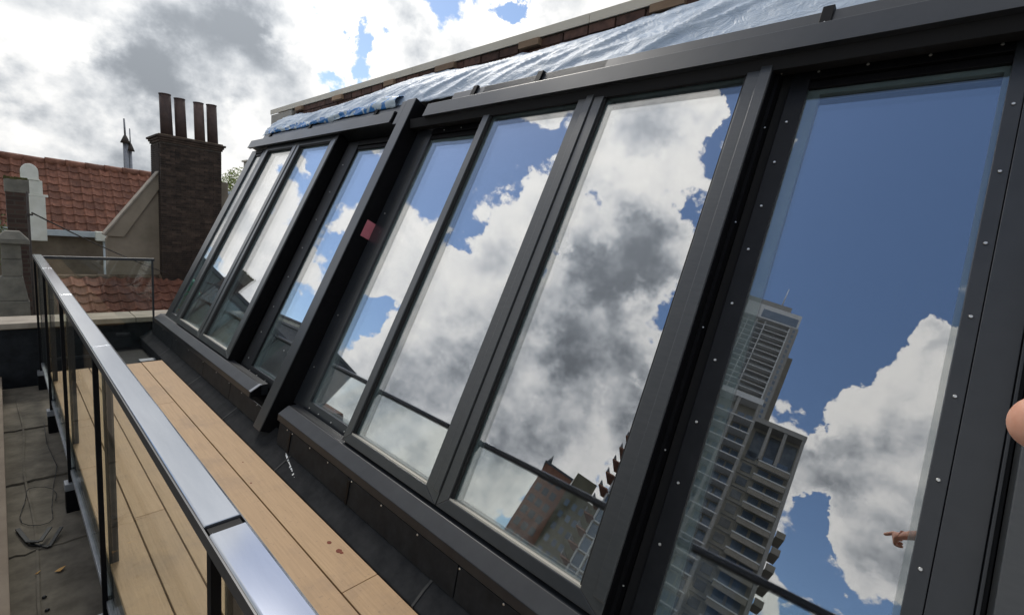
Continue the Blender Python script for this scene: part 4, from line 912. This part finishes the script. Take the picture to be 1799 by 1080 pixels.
# --- low neighbours to the left (20-30 m), mirrored in the far panes
def wall_y(name, label, Y, x0, x1, ztop, mat, cat='building', seams=0, depth=6):
    t = thing(name, label, cat)
    MB().box(x0, x1, Y, Y + depth, -16, ztop).build('wall', mat, t)
    MB().box(x0 - .06, x1 + .06, Y - .07, Y + depth, ztop, ztop + .14).build('roof_edge', 'slate', t, .01)
    n = int((x1 - x0) / seams) if seams else 0
    for i in range(1, n): MB().box(x0 + i * seams, x0 + i * seams + .03, Y - .03, Y - .002, -8, ztop - .002).build('seam', mat, t)
    return t
za = lambda az, el, Y: CM.z + math.tan(rad(el)) * Y / math.cos(rad(az))
xa = lambda az, Y: CM.x + math.tan(rad(az)) * Y
wall_y('zinc_house', 'grey-green zinc clad roof house mirrored at the foot of the far sliding panes', 20, xa(-24.3, 20), xa(-9.6, 20), za(-20, 7.0, 20), 'zinc', seams=1.1)
t = wall_y('slate_house', 'blue-grey slate clad roof house mirrored low beside the divider fin', 21, xa(-32.2, 21), xa(-27.2, 21), za(-30, 9.3, 21), 'slate', seams=.9)
wall_y('corrugated_shed', 'pale corrugated roof housing mirrored in the narrow far pane', 27, xa(-27.0, 27), xa(-24.0, 27), za(-25, 9.2, 27), 'corrugated', seams=.35)
g2 = thing('slate_gable', 'dark slate roof slope mirrored in the narrowest far pane', 'building')
MB().ext([(xa(-9.7, 24), -6), (xa(-9.7, 24), za(-9.7, 8.4, 24)), (xa(-12.4, 24), za(-12.4, 8.1, 24)), (xa(-13.2, 24), za(-13, 6.9, 24)), (xa(-13.2, 24), -6)], 24, 28).build('roof_slope', 'slate', g2)
lh = thing('low_brick_house', 'low brick house far off mirrored at the foot of the half hidden pane', 'house')
MB().ext([(xa(-36, 40), -16), (xa(-36, 40), za(-36, 4.0, 40)), (xa(-34.6, 40), za(-34, 5.3, 40)), (xa(-33.2, 40), za(-33, 4.2, 40)), (xa(-33.2, 40), -16)], 40, 50).build('gable_wall', 'far_brick', lh)
# green domed canopy mirrored in the farthest panes
can = thing('green_canopy', 'green half-round canopy with pale rim mirrored in the farthest panes', 'canopy')
Yc = 16.2; xc = xa(-13.6, Yc); zc_ = za(-13.6, 2.7, Yc)
m = MB(); n = 16; R_ = .72; pr = [(R_ * math.cos(math.pi * i / n), R_ * 1.05 * math.sin(math.pi * i / n)) for i in range(n + 1)]
vs = [(xc + a, Yc, zc_ + b) for a, b in pr] + [(xc + a * .9, Yc + 1.2, zc_ + b * .9) for a, b in pr]
m.add(vs, [(i, i + 1, i + n + 2, i + n + 1) for i in range(n)] + [tuple(range(n + 1, 2 * n + 2))], True)
o = m.build('fabric', 'green_fabric', can); o.modifiers.new('thickness', 'SOLIDIFY').thickness = .02
MB().tube([(xc + a * 1.02, Yc - .02, zc_ + b * 1.02) for a, b in pr], .045).build('rim', 'green_edge', can)
MB().box(xc - .5, xc + .5, Yc + .3, Yc + .9, zc_ - 3, zc_ + .2).build('base', 'far_brick', can)

# ================================================================== HAND at the right edge
def cam_pt(px, py, d):
    x = (px - 899.5) / 814.6 * d; y = -(py - 540) / 814.6 * d
    return Vector(R0) * x + Vector(U0) * y + Vector(F0) * d
me = bpy.data.meshes.new('person'); hand = bpy.data.objects.new('person', me); COL.objects.link(hand)
tip = cam_pt(1779, 750, .122); back = cam_pt(2080, 735, .150)
ax = (back - tip).normalized(); side = ax.cross(Vector(F0)).normalized()   # across the hand, roughly up-down
if side.z < 0: side = -side
dep = ax.cross(side).normalized()
V = []; E_ = []; Rr = []
def av(p_, r, par=None):
    V.append(tuple(p_)); Rr.append(r)
    if par is not None: E_.append((par, len(V) - 1))
    return len(V) - 1
palm = av(tip + ax * .105 - side * .020, .017)
k1 = av(tip + ax * .080, .0105, palm); k2 = av(tip + ax * .046 + dep * .003, .0098, k1); k3 = av(tip + ax * .020 + dep * .001, .0092, k2); av(tip + ax * .006, .0086, k3); 
for j, (o_, L_) in enumerate(((-.021, .062), (-.041, .056), (-.058, .046))):
    b0 = av(tip + ax * (.083 + j * .003) + side * o_, .0105, palm); b1 = av(Vector(V[b0]) - ax * L_ * .28 + dep * .016, .0092, b0)
    b2 = av(Vector(V[b1]) + ax * L_ * .12 + dep * .020, .0085, b1); av(Vector(V[b2]) + ax * L_ * .25 + dep * .004, .0078, b2)
w1 = av(tip + ax * .160 - side * .028, .020, palm); t0 = av(tip + ax * .130 + dep * .016, .013, w1); t1 = av(tip + ax * .098 + dep * .026 - side * .012, .0108, t0); av(tip + ax * .076 + dep * .030 - side * .022, .0092, t1)
w2 = av(tip + ax * .205 - side * .030, .024, w1); av(tip + ax * .33 - side * .05, .032, w2)
me.from_pydata(V, E_, []); me.materials.append(MATS['skin'])
sk = hand.modifiers.new('skin', 'SKIN'); sk.use_smooth_shade = True
for i, v in enumerate(me.skin_vertices[0].data): v.radius = (Rr[i], Rr[i]); v.use_root = (i == 0)
ss = hand.modifiers.new('subd', 'SUBSURF'); ss.levels = 2; ss.render_levels = 3
tag(hand, 'fingertip of a bare hand reaching in at the right edge', 'person')
